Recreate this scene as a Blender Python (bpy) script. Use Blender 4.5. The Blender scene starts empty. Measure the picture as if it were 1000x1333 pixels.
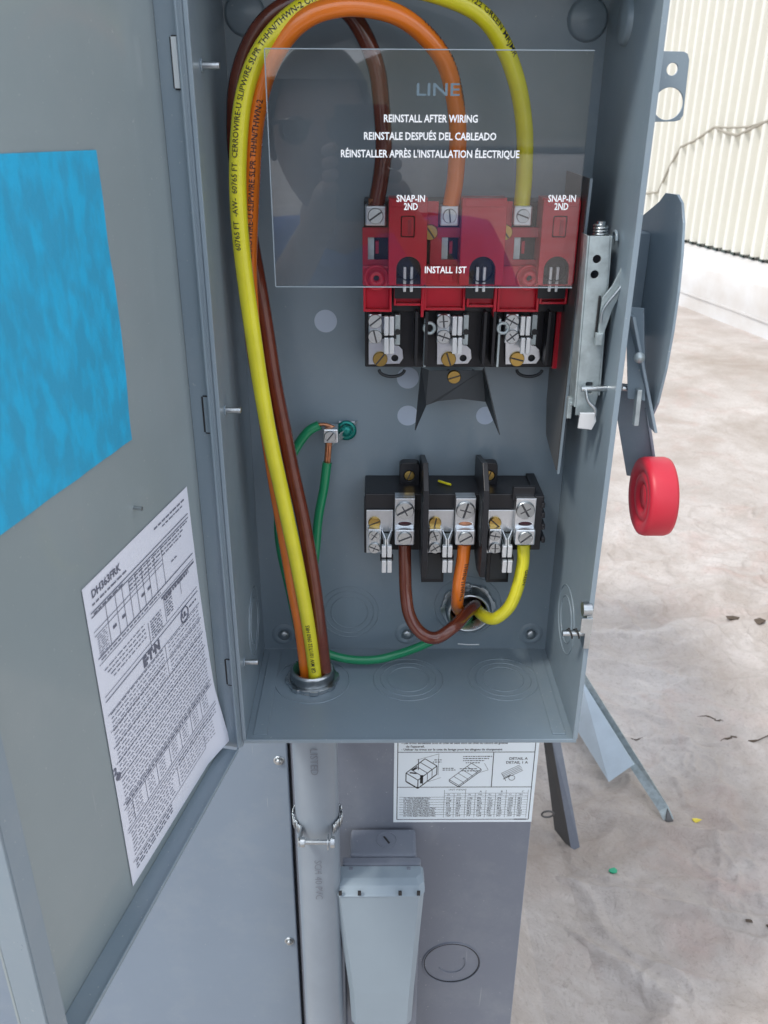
import bpy, bmesh, math, random
from mathutils import Vector, Matrix, noise
random.seed(7)
S = bpy.context.scene
COL = S.collection
R = math.radians

# ------------------------------------------------------------------ camera, sky, sun, exposure
F = 1108.4; PITCH = .43298; YAW = .01093; ROLL = .0052
CAM = Vector((-.03064, -.73934, .49733))
FWD = Vector((math.sin(YAW)*math.cos(PITCH), math.cos(YAW)*math.cos(PITCH), -math.sin(PITCH)))
_r = Vector((math.cos(YAW), -math.sin(YAW), 0)); _u = _r.cross(FWD)
RGT = _r*math.cos(ROLL)+_u*math.sin(ROLL); UPV = _u*math.cos(ROLL)-_r*math.sin(ROLL)
cd = bpy.data.cameras.new('camera'); cam = bpy.data.objects.new('camera', cd); COL.objects.link(cam)
cam.matrix_world = Matrix(((RGT.x, UPV.x, -FWD.x, CAM.x), (RGT.y, UPV.y, -FWD.y, CAM.y), (RGT.z, UPV.z, -FWD.z, CAM.z), (0, 0, 0, 1)))
cd.sensor_fit = 'HORIZONTAL'; cd.sensor_width = 36; cd.lens = 36*F/1000; cd.clip_start = .02; cd.clip_end = 500
cd.dof.use_dof = True; cd.dof.focus_distance = .78; cd.dof.aperture_fstop = 22
S.camera = cam

SUN_EL, SUN_AZ = 55, 232          # azimuth clockwise from +Y; the sun stands behind the camera, veiled
w = bpy.data.worlds.new('World'); S.world = w; w.use_nodes = True
nt = w.node_tree; bg = nt.nodes['Background']
sk = nt.nodes.new('ShaderNodeTexSky'); sk.sky_type = 'NISHITA'; sk.sun_disc = False
sk.sun_elevation = R(SUN_EL); sk.sun_rotation = R(SUN_AZ); sk.air_density = 1.3; sk.dust_density = 1.2; sk.ozone_density = 1.2
# broken white cloud over the blue sky
tcw = nt.nodes.new('ShaderNodeTexCoord'); mpw = nt.nodes.new('ShaderNodeMapping'); mpw.inputs['Scale'].default_value = (1, 1, 2.2); nt.links.new(tcw.outputs['Generated'], mpw.inputs[0])
cn = nt.nodes.new('ShaderNodeTexNoise'); cn.inputs['Scale'].default_value = 1.7; cn.inputs['Detail'].default_value = 7; cn.inputs['Roughness'].default_value = .55; nt.links.new(mpw.outputs[0], cn.inputs['Vector'])
cr = nt.nodes.new('ShaderNodeValToRGB'); cr.color_ramp.elements[0].position = .38; cr.color_ramp.elements[1].position = .58; nt.links.new(cn.outputs[0], cr.inputs[0])
cmx = nt.nodes.new('ShaderNodeMix'); cmx.data_type = 'RGBA'; cmx.inputs[7].default_value = (10.6, 11.2, 12.2, 1)
nt.links.new(cr.outputs[0], cmx.inputs[0]); nt.links.new(sk.outputs[0], cmx.inputs[6]); nt.links.new(cmx.outputs[2], bg.inputs[0])
bg.inputs[1].default_value = .15
sl = bpy.data.lights.new('sun', 'SUN'); sl.energy = 2.0; sl.angle = R(9); sl.color = (1, .95, .87)
so = bpy.data.objects.new('sun', sl); COL.objects.link(so)
sd = Vector((math.sin(R(SUN_AZ))*math.cos(R(SUN_EL)), math.cos(R(SUN_AZ))*math.cos(R(SUN_EL)), math.sin(R(SUN_EL))))
so.rotation_euler = sd.to_track_quat('Z', 'Y').to_euler(); so.location = (0, -3, 5)
S.view_settings.view_transform = 'Standard'; S.view_settings.look = 'None'
S.view_settings.exposure = 0.12; S.view_settings.gamma = 1; S.view_settings.use_curve_mapping = False
S.render.engine = 'CYCLES'; S.cycles.max_bounces = 10; S.cycles.transparent_max_bounces = 16

# ------------------------------------------------------------------ placing helpers (photo point -> world point on a plane)
def ray(px, py): return (FWD + RGT*((px-500)/F) - UPV*((py-666.5)/F))
def aty(px, py, Y): d = ray(px, py); return CAM + d*((Y-CAM.y)/d.y)
def atx(px, py, X): d = ray(px, py); return CAM + d*((X-CAM.x)/d.x)
def atz(px, py, Z): d = ray(px, py); return CAM + d*((Z-CAM.z)/d.z)
def rect(x0, y0, x1, y1, Y):
    a, b = aty(x0, (y0+y1)/2, Y), aty(x1, (y0+y1)/2, Y)
    c, d = aty((x0+x1)/2, y0, Y), aty((x0+x1)/2, y1, Y)
    return a.x, b.x, d.z, c.z
def pxs(Y, px=600, py=500): return (aty(px+1, py, Y)-aty(px, py, Y)).length

# ------------------------------------------------------------------ materials
def mat(name, col, rough=.5, metal=0, bump=0, bscale=200, var=0, vscale=8, col2=None, coat=0, spec=.5, trans=0):
    m = bpy.data.materials.new(name); m.use_nodes = True; t = m.node_tree; p = t.nodes['Principled BSDF']
    p.inputs['Base Color'].default_value = (*col, 1); p.inputs['Roughness'].default_value = rough
    p.inputs['Metallic'].default_value = metal; p.inputs['Specular IOR Level'].default_value = spec
    p.inputs['Coat Weight'].default_value = coat; p.inputs['Coat Roughness'].default_value = .08
    tc = t.nodes.new('ShaderNodeTexCoord')
    if var or col2:
        n = t.nodes.new('ShaderNodeTexNoise'); n.inputs['Scale'].default_value = vscale; n.inputs['Detail'].default_value = 6
        n.inputs['Roughness'].default_value = .6
        t.links.new(tc.outputs['Object'], n.inputs['Vector'])
        r = t.nodes.new('ShaderNodeValToRGB'); r.color_ramp.elements[0].position = .35; r.color_ramp.elements[1].position = .68
        c2 = col2 or tuple(c*(1-var) for c in col)
        r.color_ramp.elements[0].color = (*col, 1); r.color_ramp.elements[1].color = (*c2, 1)
        t.links.new(n.outputs[0], r.inputs[0]); t.links.new(r.outputs[0], p.inputs['Base Color'])
        mr = t.nodes.new('ShaderNodeMapRange'); mr.inputs[3].default_value = rough*.85; mr.inputs[4].default_value = min(1, rough*1.2)
        t.links.new(n.outputs[0], mr.inputs[0]); t.links.new(mr.outputs[0], p.inputs['Roughness'])
    if bump:
        n2 = t.nodes.new('ShaderNodeTexNoise'); n2.inputs['Scale'].default_value = bscale; n2.inputs['Detail'].default_value = 3
        t.links.new(tc.outputs['Object'], n2.inputs['Vector'])
        b = t.nodes.new('ShaderNodeBump'); b.inputs['Strength'].default_value = bump; b.inputs['Distance'].default_value = .001
        t.links.new(n2.outputs[0], b.inputs['Height']); t.links.new(b.outputs[0], p.inputs['Normal'])
    return m
def wear(m, sc=1.0, dust=(.36, .39, .40)):
    t = m.node_tree; p = t.nodes['Principled BSDF']; L = t.links.new; tc = t.nodes['Texture Coordinate']
    src = p.inputs['Base Color'].links[0].from_socket
    def nz(scale, det, vec=None):
        n = t.nodes.new('ShaderNodeTexNoise'); n.inputs['Scale'].default_value = scale; n.inputs['Detail'].default_value = det; n.inputs['Roughness'].default_value = .7
        L(vec or tc.outputs['Object'], n.inputs['Vector']); return n
    def rmp(n, a, b_, v): r = t.nodes.new('ShaderNodeMapRange'); r.inputs[1].default_value = a; r.inputs[2].default_value = b_; r.inputs[4].default_value = v; L(n.outputs[0], r.inputs[0]); return r.outputs[0]
    x = t.nodes.new('ShaderNodeMix'); x.data_type = 'RGBA'; L(rmp(nz(11*sc, 9), .50, .80, .30), x.inputs[0]); L(src, x.inputs[6]); x.inputs[7].default_value = (*dust, 1)
    y = t.nodes.new('ShaderNodeMix'); y.data_type = 'RGBA'; L(rmp(nz(330*sc, 2), .70, .76, .5), y.inputs[0]); L(x.outputs[2], y.inputs[6]); y.inputs[7].default_value = (.55, .56, .56, 1)
    mp = t.nodes.new('ShaderNodeMapping'); mp.inputs['Scale'].default_value = (90, 90, 3); mp.inputs['Rotation'].default_value = (.5, .35, .2); L(tc.outputs['Object'], mp.inputs[0])
    z = t.nodes.new('ShaderNodeMix'); z.data_type = 'RGBA'; L(rmp(nz(2.2*sc, 2, mp.outputs[0]), .74, .77, .35), z.inputs[0]); L(y.outputs[2], z.inputs[6]); z.inputs[7].default_value = (.50, .52, .53, 1)
    L(z.outputs[2], p.inputs['Base Color'])
    L(rmp(nz(7*sc, 8), .3, .8, 1), p.inputs['Roughness']); ra = p.inputs['Roughness'].links[0].from_node; ra.inputs[3].default_value = .26; ra.inputs[4].default_value = .52
    w_ = nz(9*sc, 1); b1 = t.nodes.new('ShaderNodeBump'); b1.inputs['Strength'].default_value = .35; b1.inputs['Distance'].default_value = .004; L(w_.outputs[0], b1.inputs['Height'])
    if p.inputs['Normal'].links: L(p.inputs['Normal'].links[0].from_socket, b1.inputs['Normal'])
    L(b1.outputs[0], p.inputs['Normal'])
STEEL = mat('grey_paint', (.235, .300, .352), .36, bump=.05, bscale=900, var=.07, vscale=5, coat=.25)
STEELD = mat('door_paint', (.285, .34, .355), .3, bump=.04, bscale=900, var=.06, vscale=4, coat=.3)
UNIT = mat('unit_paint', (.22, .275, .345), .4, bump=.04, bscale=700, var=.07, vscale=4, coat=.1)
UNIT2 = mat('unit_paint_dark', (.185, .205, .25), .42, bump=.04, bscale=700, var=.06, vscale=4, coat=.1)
PVC = mat('grey_pvc', (.235, .275, .32), .30, bump=.03, bscale=300, var=.08, vscale=20)
for m_ in (STEEL, STEELD, UNIT, UNIT2): wear(m_)
ZINC = mat('zinc', (.62, .66, .68), .28, metal=1, bump=.15, bscale=500, var=.25, vscale=60)
GALV = mat('galvanised', (.52, .60, .62), .42, metal=.6, bump=.1, bscale=300, var=.3, vscale=90)
ALU = mat('tin_plated', (.74, .78, .82), .3, metal=.95, bump=.1, bscale=400, var=.12, vscale=80)
WHTMET = mat('clip_metal', (.80, .83, .85), .38, metal=.6)
BRASS = mat('brass', (.62, .42, .13), .3, metal=1, var=.3, vscale=200)
COPPER = mat('copper', (.66, .30, .17), .35, metal=1, var=.35, vscale=300)
BLACK = mat('black_moulding', (.012, .013, .017), .38, bump=.06, bscale=500)
BLACKP = mat('black_insulation_paper', (.03, .036, .042), .5, bump=.05)
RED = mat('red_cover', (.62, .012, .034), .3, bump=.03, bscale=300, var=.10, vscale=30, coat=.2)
REDD = mat('red_recess_shade', (.44, .012, .035), .3, var=.15, vscale=30)  # shade of the recesses put into a deeper red than the covers
REDK = mat('red_knob', (.58, .022, .045), .42, bump=.05, bscale=400, var=.08, vscale=25)
YEL = mat('yellow_insulation', (.80, .74, .03), .24, var=.10, vscale=40, coat=.6)
ORG = mat('orange_insulation', (.90, .22, .02), .25, var=.10, vscale=30, coat=.7)
BRN = mat('brown_insulation', (.16, .036, .019), .22, bump=.12, bscale=250, var=.30, vscale=60, coat=.5)
GRN = mat('green_insulation', (.012, .26, .11), .3, var=.10, vscale=30, coat=.3)
INK = mat('black_ink', (.02, .02, .022), .6)
PRINTINK = mat('sheet_ink', (.15, .16, .21), .7)
WINK = mat('white_ink', (.9, .92, .95), .5)
BINK = mat('pale_blue_ink', (.13, .19, .235), .5)
PAPER = mat('white_paper', (.80, .83, .93), .5, var=.02)
STICK = mat('label_stock', (.76, .83, .88), .4)
SLOTM = mat('slot_shade', (.10, .10, .11), .6, metal=.3)
DOT = mat('pale_hole', (.46, .54, .66), .6)
DARKG = mat('dark_grey_plate', (.10, .10, .10), .4, bump=.03, var=.1, coat=.2)
ROOFM = None

def blue_film_mat():
    m = bpy.data.materials.new('blue_film'); m.use_nodes = True; t = m.node_tree; p = t.nodes['Principled BSDF']
    tc = t.nodes.new('ShaderNodeTexCoord'); mp = t.nodes.new('ShaderNodeMapping')
    mp.inputs['Scale'].default_value = (20, 20, 9); t.links.new(tc.outputs['Object'], mp.inputs[0])
    n = t.nodes.new('ShaderNodeTexNoise'); n.inputs['Scale'].default_value = 5; n.inputs['Detail'].default_value = 5; t.links.new(mp.outputs[0], n.inputs['Vector'])
    r = t.nodes.new('ShaderNodeValToRGB'); r.color_ramp.elements[0].position = .42; r.color_ramp.elements[1].position = .62
    r.color_ramp.elements[0].color = (.03, .35, .58, 1); r.color_ramp.elements[1].color = (.02, .44, .74, 1)
    t.links.new(n.outputs[0], r.inputs[0]); t.links.new(r.outputs[0], p.inputs['Base Color'])
    n2 = t.nodes.new('ShaderNodeTexNoise'); n2.inputs['Scale'].default_value = 260; t.links.new(tc.outputs['Object'], n2.inputs['Vector'])
    b = t.nodes.new('ShaderNodeBump'); b.inputs['Strength'].default_value = .3; b.inputs['Distance'].default_value = .001
    t.links.new(n2.outputs[0], b.inputs['Height']); t.links.new(b.outputs[0], p.inputs['Normal'])
    p.inputs['Roughness'].default_value = .55
    return m
BLUE = blue_film_mat()

def shield_mat():
    m = bpy.data.materials.new('clear_polycarbonate'); m.use_nodes = True; t = m.node_tree
    for n in list(t.nodes): t.nodes.remove(n)
    o = t.nodes.new('ShaderNodeOutputMaterial'); tr = t.nodes.new('ShaderNodeBsdfTransparent'); gl = t.nodes.new('ShaderNodeBsdfGlossy')
    df = t.nodes.new('ShaderNodeBsdfDiffuse'); fr = t.nodes.new('ShaderNodeFresnel'); mx = t.nodes.new('ShaderNodeMixShader'); m2 = t.nodes.new('ShaderNodeMixShader')
    tr.inputs[0].default_value = (.97, .975, .98, 1); gl.inputs['Roughness'].default_value = .015; fr.inputs[0].default_value = 1.6
    df.inputs[0].default_value = (.7, .75, .8, 1); m2.inputs[0].default_value = .004
    t.links.new(tr.outputs[0], m2.inputs[1]); t.links.new(df.outputs[0], m2.inputs[2])
    t.links.new(fr.outputs[0], mx.inputs[0]); t.links.new(m2.outputs[0], mx.inputs[1]); t.links.new(gl.outputs[0], mx.inputs[2])
    t.links.new(mx.outputs[0], o.inputs[0]); return m
CLEAR = shield_mat()
EDGE = mat('polycarbonate_edge', (.36, .43, .48), .3)

# ------------------------------------------------------------------ mesh builder
def poly2mesh(loops, depth, bevel=0):
    """filled 2D outline (first loop) with holes, extruded by depth, as a mesh in XY, z in [-d/2, d/2]"""
    c = bpy.data.curves.new('tmp', 'CURVE'); c.dimensions = '2D'; c.fill_mode = 'BOTH'; c.extrude = max(depth/2-bevel, 0); c.bevel_depth = bevel; c.bevel_resolution = 1
    if bevel: c.offset = -bevel
    for lp in loops:
        s = c.splines.new('POLY'); s.points.add(len(lp)-1); s.use_cyclic_u = True
        for i, p in enumerate(lp): s.points[i].co = (p[0], p[1], 0, 1)
    o = bpy.data.objects.new('tmp', c); me = bpy.data.meshes.new_from_object(o)
    bpy.data.objects.remove(o); bpy.data.curves.remove(c); return me
_tc = {}
def text_mesh(s, size=1, align='LEFT', bold=0):
    k = (s, size, align, bold)
    if k in _tc: return _tc[k]
    c = bpy.data.curves.new('tmp', 'FONT'); c.body = s; c.size = size; c.align_x = align; c.resolution_u = 2; c.offset = bold
    o = bpy.data.objects.new('tmp', c); me = bpy.data.meshes.new_from_object(o)
    bpy.data.objects.remove(o); bpy.data.curves.remove(c)
    vs = [tuple(v.co) for v in me.vertices]; fs = [tuple(p.vertices) for p in me.polygons]
    bpy.data.meshes.remove(me); _tc[k] = (vs, fs); return _tc[k]
AX = {'y': Matrix(((1, 0, 0, 0), (0, 0, -1, 0), (0, 1, 0, 0), (0, 0, 0, 1))),   # (a,b)->(x,z), thickness towards -y
      'x': Matrix(((0, 0, 1, 0), (1, 0, 0, 0), (0, 1, 0, 0), (0, 0, 0, 1))),   # (a,b)->(y,z)
      'z': Matrix.Identity(4)}
def circ(cx, cy, r, n=24, r2=None): return [(cx+r*math.cos(2*math.pi*i/n), cy+(r2 or r)*math.sin(2*math.pi*i/n)) for i in range(n)]
def rrect(x0, x1, y0, y1, r, n=4):
    o = []
    for cx, cy, a in ((x1-r, y1-r, 0), (x0+r, y1-r, 90), (x0+r, y0+r, 180), (x1-r, y0+r, 270)):
        for i in range(n+1): t = R(a+90*i/n); o.append((cx+r*math.cos(t), cy+r*math.sin(t)))
    return o
class MB:
    def __init__(s): s.bm = bmesh.new(); s.mats = []
    def mi(s, m):
        if m not in s.mats: s.mats.append(m)
        return s.mats.index(m)
    def add(s, vs, fs, m, smooth=False):
        i = s.mi(m); V = [s.bm.verts.new(v) for v in vs]
        for f in fs:
            try: fc = s.bm.faces.new([V[k] for k in f]); fc.material_index = i; fc.smooth = smooth
            except ValueError: pass
        return V
    def box(s, x0, x1, y0, y1, z0, z1, m):
        v = [(x, y, z) for x in (x0, x1) for y in (y0, y1) for z in (z0, z1)]
        s.add(v, [(0, 1, 3, 2), (4, 6, 7, 5), (0, 4, 5, 1), (2, 3, 7, 6), (0, 2, 6, 4), (1, 5, 7, 3)], m); return s
    def obox(s, c, ex, ey, ez, m):       # centre and three half-extent vectors
        c = Vector(c); v = [c+a*Vector(ex)+b*Vector(ey)+d*Vector(ez) for a in (-1, 1) for b in (-1, 1) for d in (-1, 1)]
        s.add(v, [(0, 1, 3, 2), (4, 6, 7, 5), (0, 4, 5, 1), (2, 3, 7, 6), (0, 2, 6, 4), (1, 5, 7, 3)], m); return s
    def plate(s, axis, loops, at, th, m, bevel=0):   # centred at coordinate `at` on the axis
        me = poly2mesh(loops, th, bevel); T = {'y': (0, at, 0), 'x': (at, 0, 0), 'z': (0, 0, at)}[axis]
        Mx = Matrix.Translation(T) @ (axis if isinstance(axis, Matrix) else AX[axis])
        s.add([Mx @ v.co for v in me.vertices], [tuple(p.vertices) for p in me.polygons], m); bpy.data.meshes.remove(me); return s
    def cyl(s, p0, p1, r, m, n=24, r2=None, caps=True):
        p0, p1 = Vector(p0), Vector(p1); d = (p1-p0).normalized(); a = d.orthogonal().normalized(); b = d.cross(a); r2 = r if r2 is None else r2
        v = [p0+(a*math.cos(t)+b*math.sin(t))*r for t in [2*math.pi*i/n for i in range(n)]] + [p1+(a*math.cos(t)+b*math.sin(t))*r2 for t in [2*math.pi*i/n for i in range(n)]]
        s.add(v, [(i, (i+1) % n, n+(i+1) % n, n+i) for i in range(n)], m, True)
        if caps: s.add(v[:n], [tuple(range(n))[::-1]], m); s.add(v[n:], [tuple(range(n))], m)
        return s
    def tube(s, path, r, m, n=14, caps=True, closed=False):
        P = [Vector(p) for p in path]; N = len(P); vs = []; prev = None; rr = r if hasattr(r, '__len__') else [r]*N
        for i in range(N):
            t = (P[(i+1) % N]-P[i-1]) if closed else (P[min(i+1, N-1)]-P[max(i-1, 0)])
            t.normalize()
            a = (prev - t*prev.dot(t)).normalized() if prev else t.orthogonal().normalized()
            prev = a; b = t.cross(a)
            vs += [P[i]+(a*math.cos(2*math.pi*k/n)+b*math.sin(2*math.pi*k/n))*rr[i] for k in range(n)]
        fs = [(i*n+k, i*n+(k+1) % n, ((i+1) % N)*n+(k+1) % n, ((i+1) % N)*n+k) for i in range(N if closed else N-1) for k in range(n)]
        s.add(vs, fs, m, True)
        if caps and not closed: s.add(vs[:n], [tuple(range(n))[::-1]], m); s.add(vs[-n:], [tuple(range(n))], m)
        return s
    def lathe(s, c, axis, prof, m, n=32):      # prof: (radius, distance along axis)
        c, d = Vector(c), Vector(axis).normalized(); a = d.orthogonal().normalized(); b = d.cross(a); vs = []
        for r, h in prof: vs += [c+d*h+(a*math.cos(2*math.pi*k/n)+b*math.sin(2*math.pi*k/n))*max(r, 1e-5) for k in range(n)]
        s.add(vs, [(i*n+k, i*n+(k+1) % n, (i+1)*n+(k+1) % n, (i+1)*n+k) for i in range(len(prof)-1) for k in range(n)], m, True); return s
    def ring(s, c, axis, Rr, r, m, n=40, k=6):
        c, d = Vector(c), Vector(axis).normalized(); a = d.orthogonal().normalized(); b = d.cross(a)
        return s.tube([c+(a*math.cos(2*math.pi*i/n)+b*math.sin(2*math.pi*i/n))*Rr for i in range(n)], r, m, k, closed=True)
    def text(s, st, fn, size, m, align='LEFT', bold=0):   # fn maps (x, y) of the lettering to a world point
        vs, fs = text_mesh(st, size, align, bold); s.add([fn(v[0], v[1]) for v in vs], fs, m); return s
    def build(s, name, parent=None, label=None, bevel=0, xf=None, smooth=None):
        if xf is not None: bmesh.ops.transform(s.bm, matrix=xf, verts=s.bm.verts)
        off = WL[parent] if parent in WL else Vector()
        bmesh.ops.translate(s.bm, verts=s.bm.verts, vec=-off)
        bmesh.ops.recalc_face_normals(s.bm, faces=s.bm.faces)
        me = bpy.data.meshes.new(name); s.bm.to_mesh(me); s.bm.free()
        for m in s.mats: me.materials.append(m)
        o = bpy.data.objects.new(name, me); COL.objects.link(o)
        if parent: o.parent = parent; WL[o] = off
        if label: o['label'] = label
        if bevel:
            b = o.modifiers.new('bevel', 'BEVEL'); b.width = bevel; b.segments = 2; b.limit_method = 'ANGLE'; b.angle_limit = R(50); b.use_clamp_overlap = True
        return o
WL = {}
def thing(name, label, cat, loc=(0, 0, 0), group=None):
    o = bpy.data.objects.new(name, None); o.empty_display_size = .02; COL.objects.link(o); o.location = loc; WL[o] = Vector(loc)
    o['label'] = label; o['category'] = cat
    if group: o['group'] = group
    return o
def tag(o, label, cat, group=None):
    o['label'] = label; o['category'] = cat
    if group: o['group'] = group
    return o
def struct(o): o['kind'] = 'structure'; return o
def spline(pts, step=8):
    P = [Vector(p) for p in pts]; P = [P[0]*2-P[1]]+P+[P[-1]*2-P[-2]]; out = []
    for i in range(1, len(P)-2):
        a, b, c, d = P[i-1:i+3]
        for k in range(step):
            t = k/step; out.append(.5*((2*b)+(c-a)*t+(2*a-5*b+4*c-d)*t*t+(3*b-a-3*c+d)*t**3))
    return out+[P[-2]]
# screws: shared meshes, one per kind
_scr = {}
def screw(parent, pos, r, axis=(0, -1, 0), m=None, kind='slot', name='screw', rot=0, tall=.5, label=None):
    m = m or ZINC; key = (m.name, kind, tall)
    if key not in _scr:
        b = MB()
        if kind == 'hex': b.cyl((0, 0, 0), (0, 0, tall*1.6), 1, m, 6); b.lathe((0, 0, 0), (0, 0, 1), [(1.45, 0), (1.45, .18), (1, .2)], m, 24); b.lathe((0, 0, tall*1.6), (0, 0, 1), [(.75, 0), (.7, .12), (0, .14)], m, 16)
        elif kind == 'dome': b.lathe((0, 0, 0), (0, 0, 1), [(1, 0), (.97, .2), (.8, .45), (.5, .6), (0, .66)], m, 24)
        else:
            b.lathe((0, 0, 0), (0, 0, 1), [(1, 0), (1, tall*.8), (.92, tall)], m, 28)
            for sgn in (-1, 1):          # two half-moons leave a real slot between them
                hm = [( .92*math.cos(t), sgn*.92*math.sin(t)) for t in [R(7+166*i/12) for i in range(13)]]
                me = poly2mesh([hm], .22); b.add([v.co+Vector((0, 0, tall)) for v in me.vertices], [tuple(p.vertices) for p in me.polygons], m); bpy.data.meshes.remove(me)
            b.add([(.9*math.cos(2*math.pi*i/20), .9*math.sin(2*math.pi*i/20), tall-.08) for i in range(20)], [tuple(range(20))], SLOTM)
            if kind == 'combo':
                b.box(-.07, .07, -.62, .62, tall+.02, tall+.116, SLOTM)
        bmesh.ops.recalc_face_normals(b.bm, faces=b.bm.faces)
        me = bpy.data.meshes.new(name); b.bm.to_mesh(me); b.bm.free()
        for q in b.mats: me.materials.append(q)
        _scr[key] = me
    o = bpy.data.objects.new(name, _scr[key]); COL.objects.link(o)
    q = Vector(axis).to_track_quat('Z', 'Y') @ Matrix.Rotation(rot, 3, 'Z').to_quaternion()
    off = WL[parent] if parent in WL else Vector()
    o.location = Vector(pos)-off; o.rotation_euler = q.to_euler(); o.scale = (r, r, r)
    if parent: o.parent = parent
    if label: o['label'] = label
    return o

# ================================================================== SETTING
H = .145; D = .1415; TOP = .612; ROOF = -.90; UY = .014
# ---- roof membrane
def roof_mat():
    m = bpy.data.materials.new('roof_membrane'); m.use_nodes = True; t = m.node_tree; p = t.nodes['Principled BSDF']; L = t.links.new
    tc = t.nodes.new('ShaderNodeTexCoord')
    def nz(scale, det=8, rough=.6, dist=0):
        n = t.nodes.new('ShaderNodeTexNoise'); n.inputs['Scale'].default_value = scale; n.inputs['Detail'].default_value = det
        n.inputs['Roughness'].default_value = rough; n.inputs['Distortion'].default_value = dist; L(tc.outputs['Object'], n.inputs['Vector']); return n
    def ramp(n, a, b, ca, cb):
        r = t.nodes.new('ShaderNodeValToRGB'); r.color_ramp.elements[0].position = a; r.color_ramp.elements[1].position = b
        r.color_ramp.elements[0].color = (*ca, 1); r.color_ramp.elements[1].color = (*cb, 1); L(n.outputs[0], r.inputs[0]); return r
    def mixc(f, a, b):
        x = t.nodes.new('ShaderNodeMix'); x.data_type = 'RGBA'; L(f, x.inputs[0]); L(a, x.inputs[6]); L(b, x.inputs[7]); return x.outputs[2]
    base = ramp(nz(3.0, 9, .65), .3, .7, (.41, .36, .325), (.60, .555, .525))
    dirt = ramp(nz(1.6, 10, .72, .6), .45, .70, (0, 0, 0), (.9, .9, .9))
    dcol = t.nodes.new('ShaderNodeRGB'); dcol.outputs[0].default_value = (.33, .27, .225, 1)
    pink = ramp(nz(4.4, 6, .6, 1), .52, .72, (0, 0, 0), (.75, .75, .75)); pcol = t.nodes.new('ShaderNodeRGB'); pcol.outputs[0].default_value = (.47, .36, .32, 1)
    c1 = mixc(pink.outputs[0], base.outputs[0], pcol.outputs[0])
    c2 = mixc(dirt.outputs[0], c1, dcol.outputs[0])
    sp = ramp(nz(26, 6, .75), .64, .74, (0, 0, 0), (.55, .55, .55)); scol = t.nodes.new('ShaderNodeRGB'); scol.outputs[0].default_value = (.27, .22, .19, 1)
    c3 = mixc(sp.outputs[0], c2, scol.outputs[0]); L(c3, p.inputs['Base Color'])
    p.inputs['Roughness'].default_value = .6
    n = nz(22, 9, .68, 1.2); b = t.nodes.new('ShaderNodeBump'); b.inputs['Strength'].default_value = .7; b.inputs['Distance'].default_value = .014
    L(n.outputs[0], b.inputs['Height'])
    n3 = nz(150, 5, .7, .3); b3 = t.nodes.new('ShaderNodeBump'); b3.inputs['Strength'].default_value = .5; b3.inputs['Distance'].default_value = .003
    L(n3.outputs[0], b3.inputs['Height']); L(b.outputs[0], b3.inputs['Normal']); L(b3.outputs[0], p.inputs['Normal'])
    g = ramp(nz(95, 6, .8), .52, .68, (0, 0, 0), (.55, .55, .55)); gc = t.nodes.new('ShaderNodeRGB'); gc.outputs[0].default_value = (.29, .245, .21, 1)
    vein = t.nodes.new('ShaderNodeTexNoise'); vein.noise_type = 'RIDGED_MULTIFRACTAL'; vein.inputs['Scale'].default_value = 3.4; vein.inputs['Detail'].default_value = 7; vein.inputs['Distortion'].default_value = .6; L(tc.outputs['Object'], vein.inputs['Vector'])
    vr = t.nodes.new('ShaderNodeMapRange'); vr.inputs[1].default_value = 1.25; vr.inputs[2].default_value = 2.0; vr.inputs[4].default_value = .45; L(vein.outputs[0], vr.inputs[0])
    c4 = mixc(g.outputs[0], c3, gc.outputs[0]); c5 = mixc(vr.outputs[0], c4, dcol.outputs[0]); L(c5, p.inputs['Base Color']); return m
ROOFM = roof_mat()
def roof_h(x, y):
    v = Vector((x, y, 0))
    h = .010*noise.noise(v*2.1)+.006*noise.noise(v*5.3+Vector((3, 1, 0)))
    r1 = 1-abs(noise.noise(v*Vector((1.6, 3.4, 1))*1.3)); h += .018*max(0, r1-.86)/.14      # soft wrinkles
    r2 = 1-abs(noise.noise(Vector((x*4.2, y*6.5, 4)))); h += .007*max(0, r2-.85)/.15
    r3 = 1-abs(noise.noise(Vector((x*9+2*noise.noise(Vector((x*3, y*3, 8))), y*11, 2)))); h += .0065*max(0, r3-.76)/.24
    h += .0048*noise.noise(Vector((x*17, y*17, 5)))+.0026*noise.noise(Vector((x*37, y*37, 5)))
    sm_ = max(0, min(1, ((y-SEAM[1])-(x-SEAM[0])*SEAM[2]+.008*noise.noise(Vector((x*5, 0, 3))))/.006)); h += .0075*sm_*max(0, min(1, 1-((y-SEAM[1])-(x-SEAM[0])*SEAM[2])/.5))
    for (cx_, cy_, rr_) in RINGS:
        d = math.hypot(x-cx_, y-cy_)
        if d < rr_*1.4: h += .0045*math.exp(-((d-rr_)/.006)**2)+.0035*math.exp(-((d-rr_*.5)/.006)**2)
    return h
RINGS = []
_a, _b = atz(820, 968, ROOF+.012), atz(1000, 976, ROOF+.012); SEAM = (_a.x, _a.y, (_b.y-_a.y)/(_b.x-_a.x))
for x, y, r in ((880, 990, .05), (912, 1000, .045), (770, 990, .04), (820, 825, .05), (835, 950, .03), (930, 1120, .04), (870, 1290, .05), (950, 1180, .035), (800, 1020, .035), (955, 800, .05), (905, 880, .05)):
    c = atz(x, y, ROOF+.014); RINGS.append((c.x, c.y, r*.9))
b = MB(); nx, ny = 560, 640; X0, X1, Y0, Y1 = .05, 2.1, -.9, 2.4; vs = []; fs = []
for j in range(ny+1):
    for i in range(nx+1):
        x = X0+(X1-X0)*i/nx; y = Y0+(Y1-Y0)*j/ny
        e = min(1, min(i, nx-i, j, ny-j)/20); vs.append((x, y, ROOF+.004+e*(.008+roof_h(x, y))))
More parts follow.
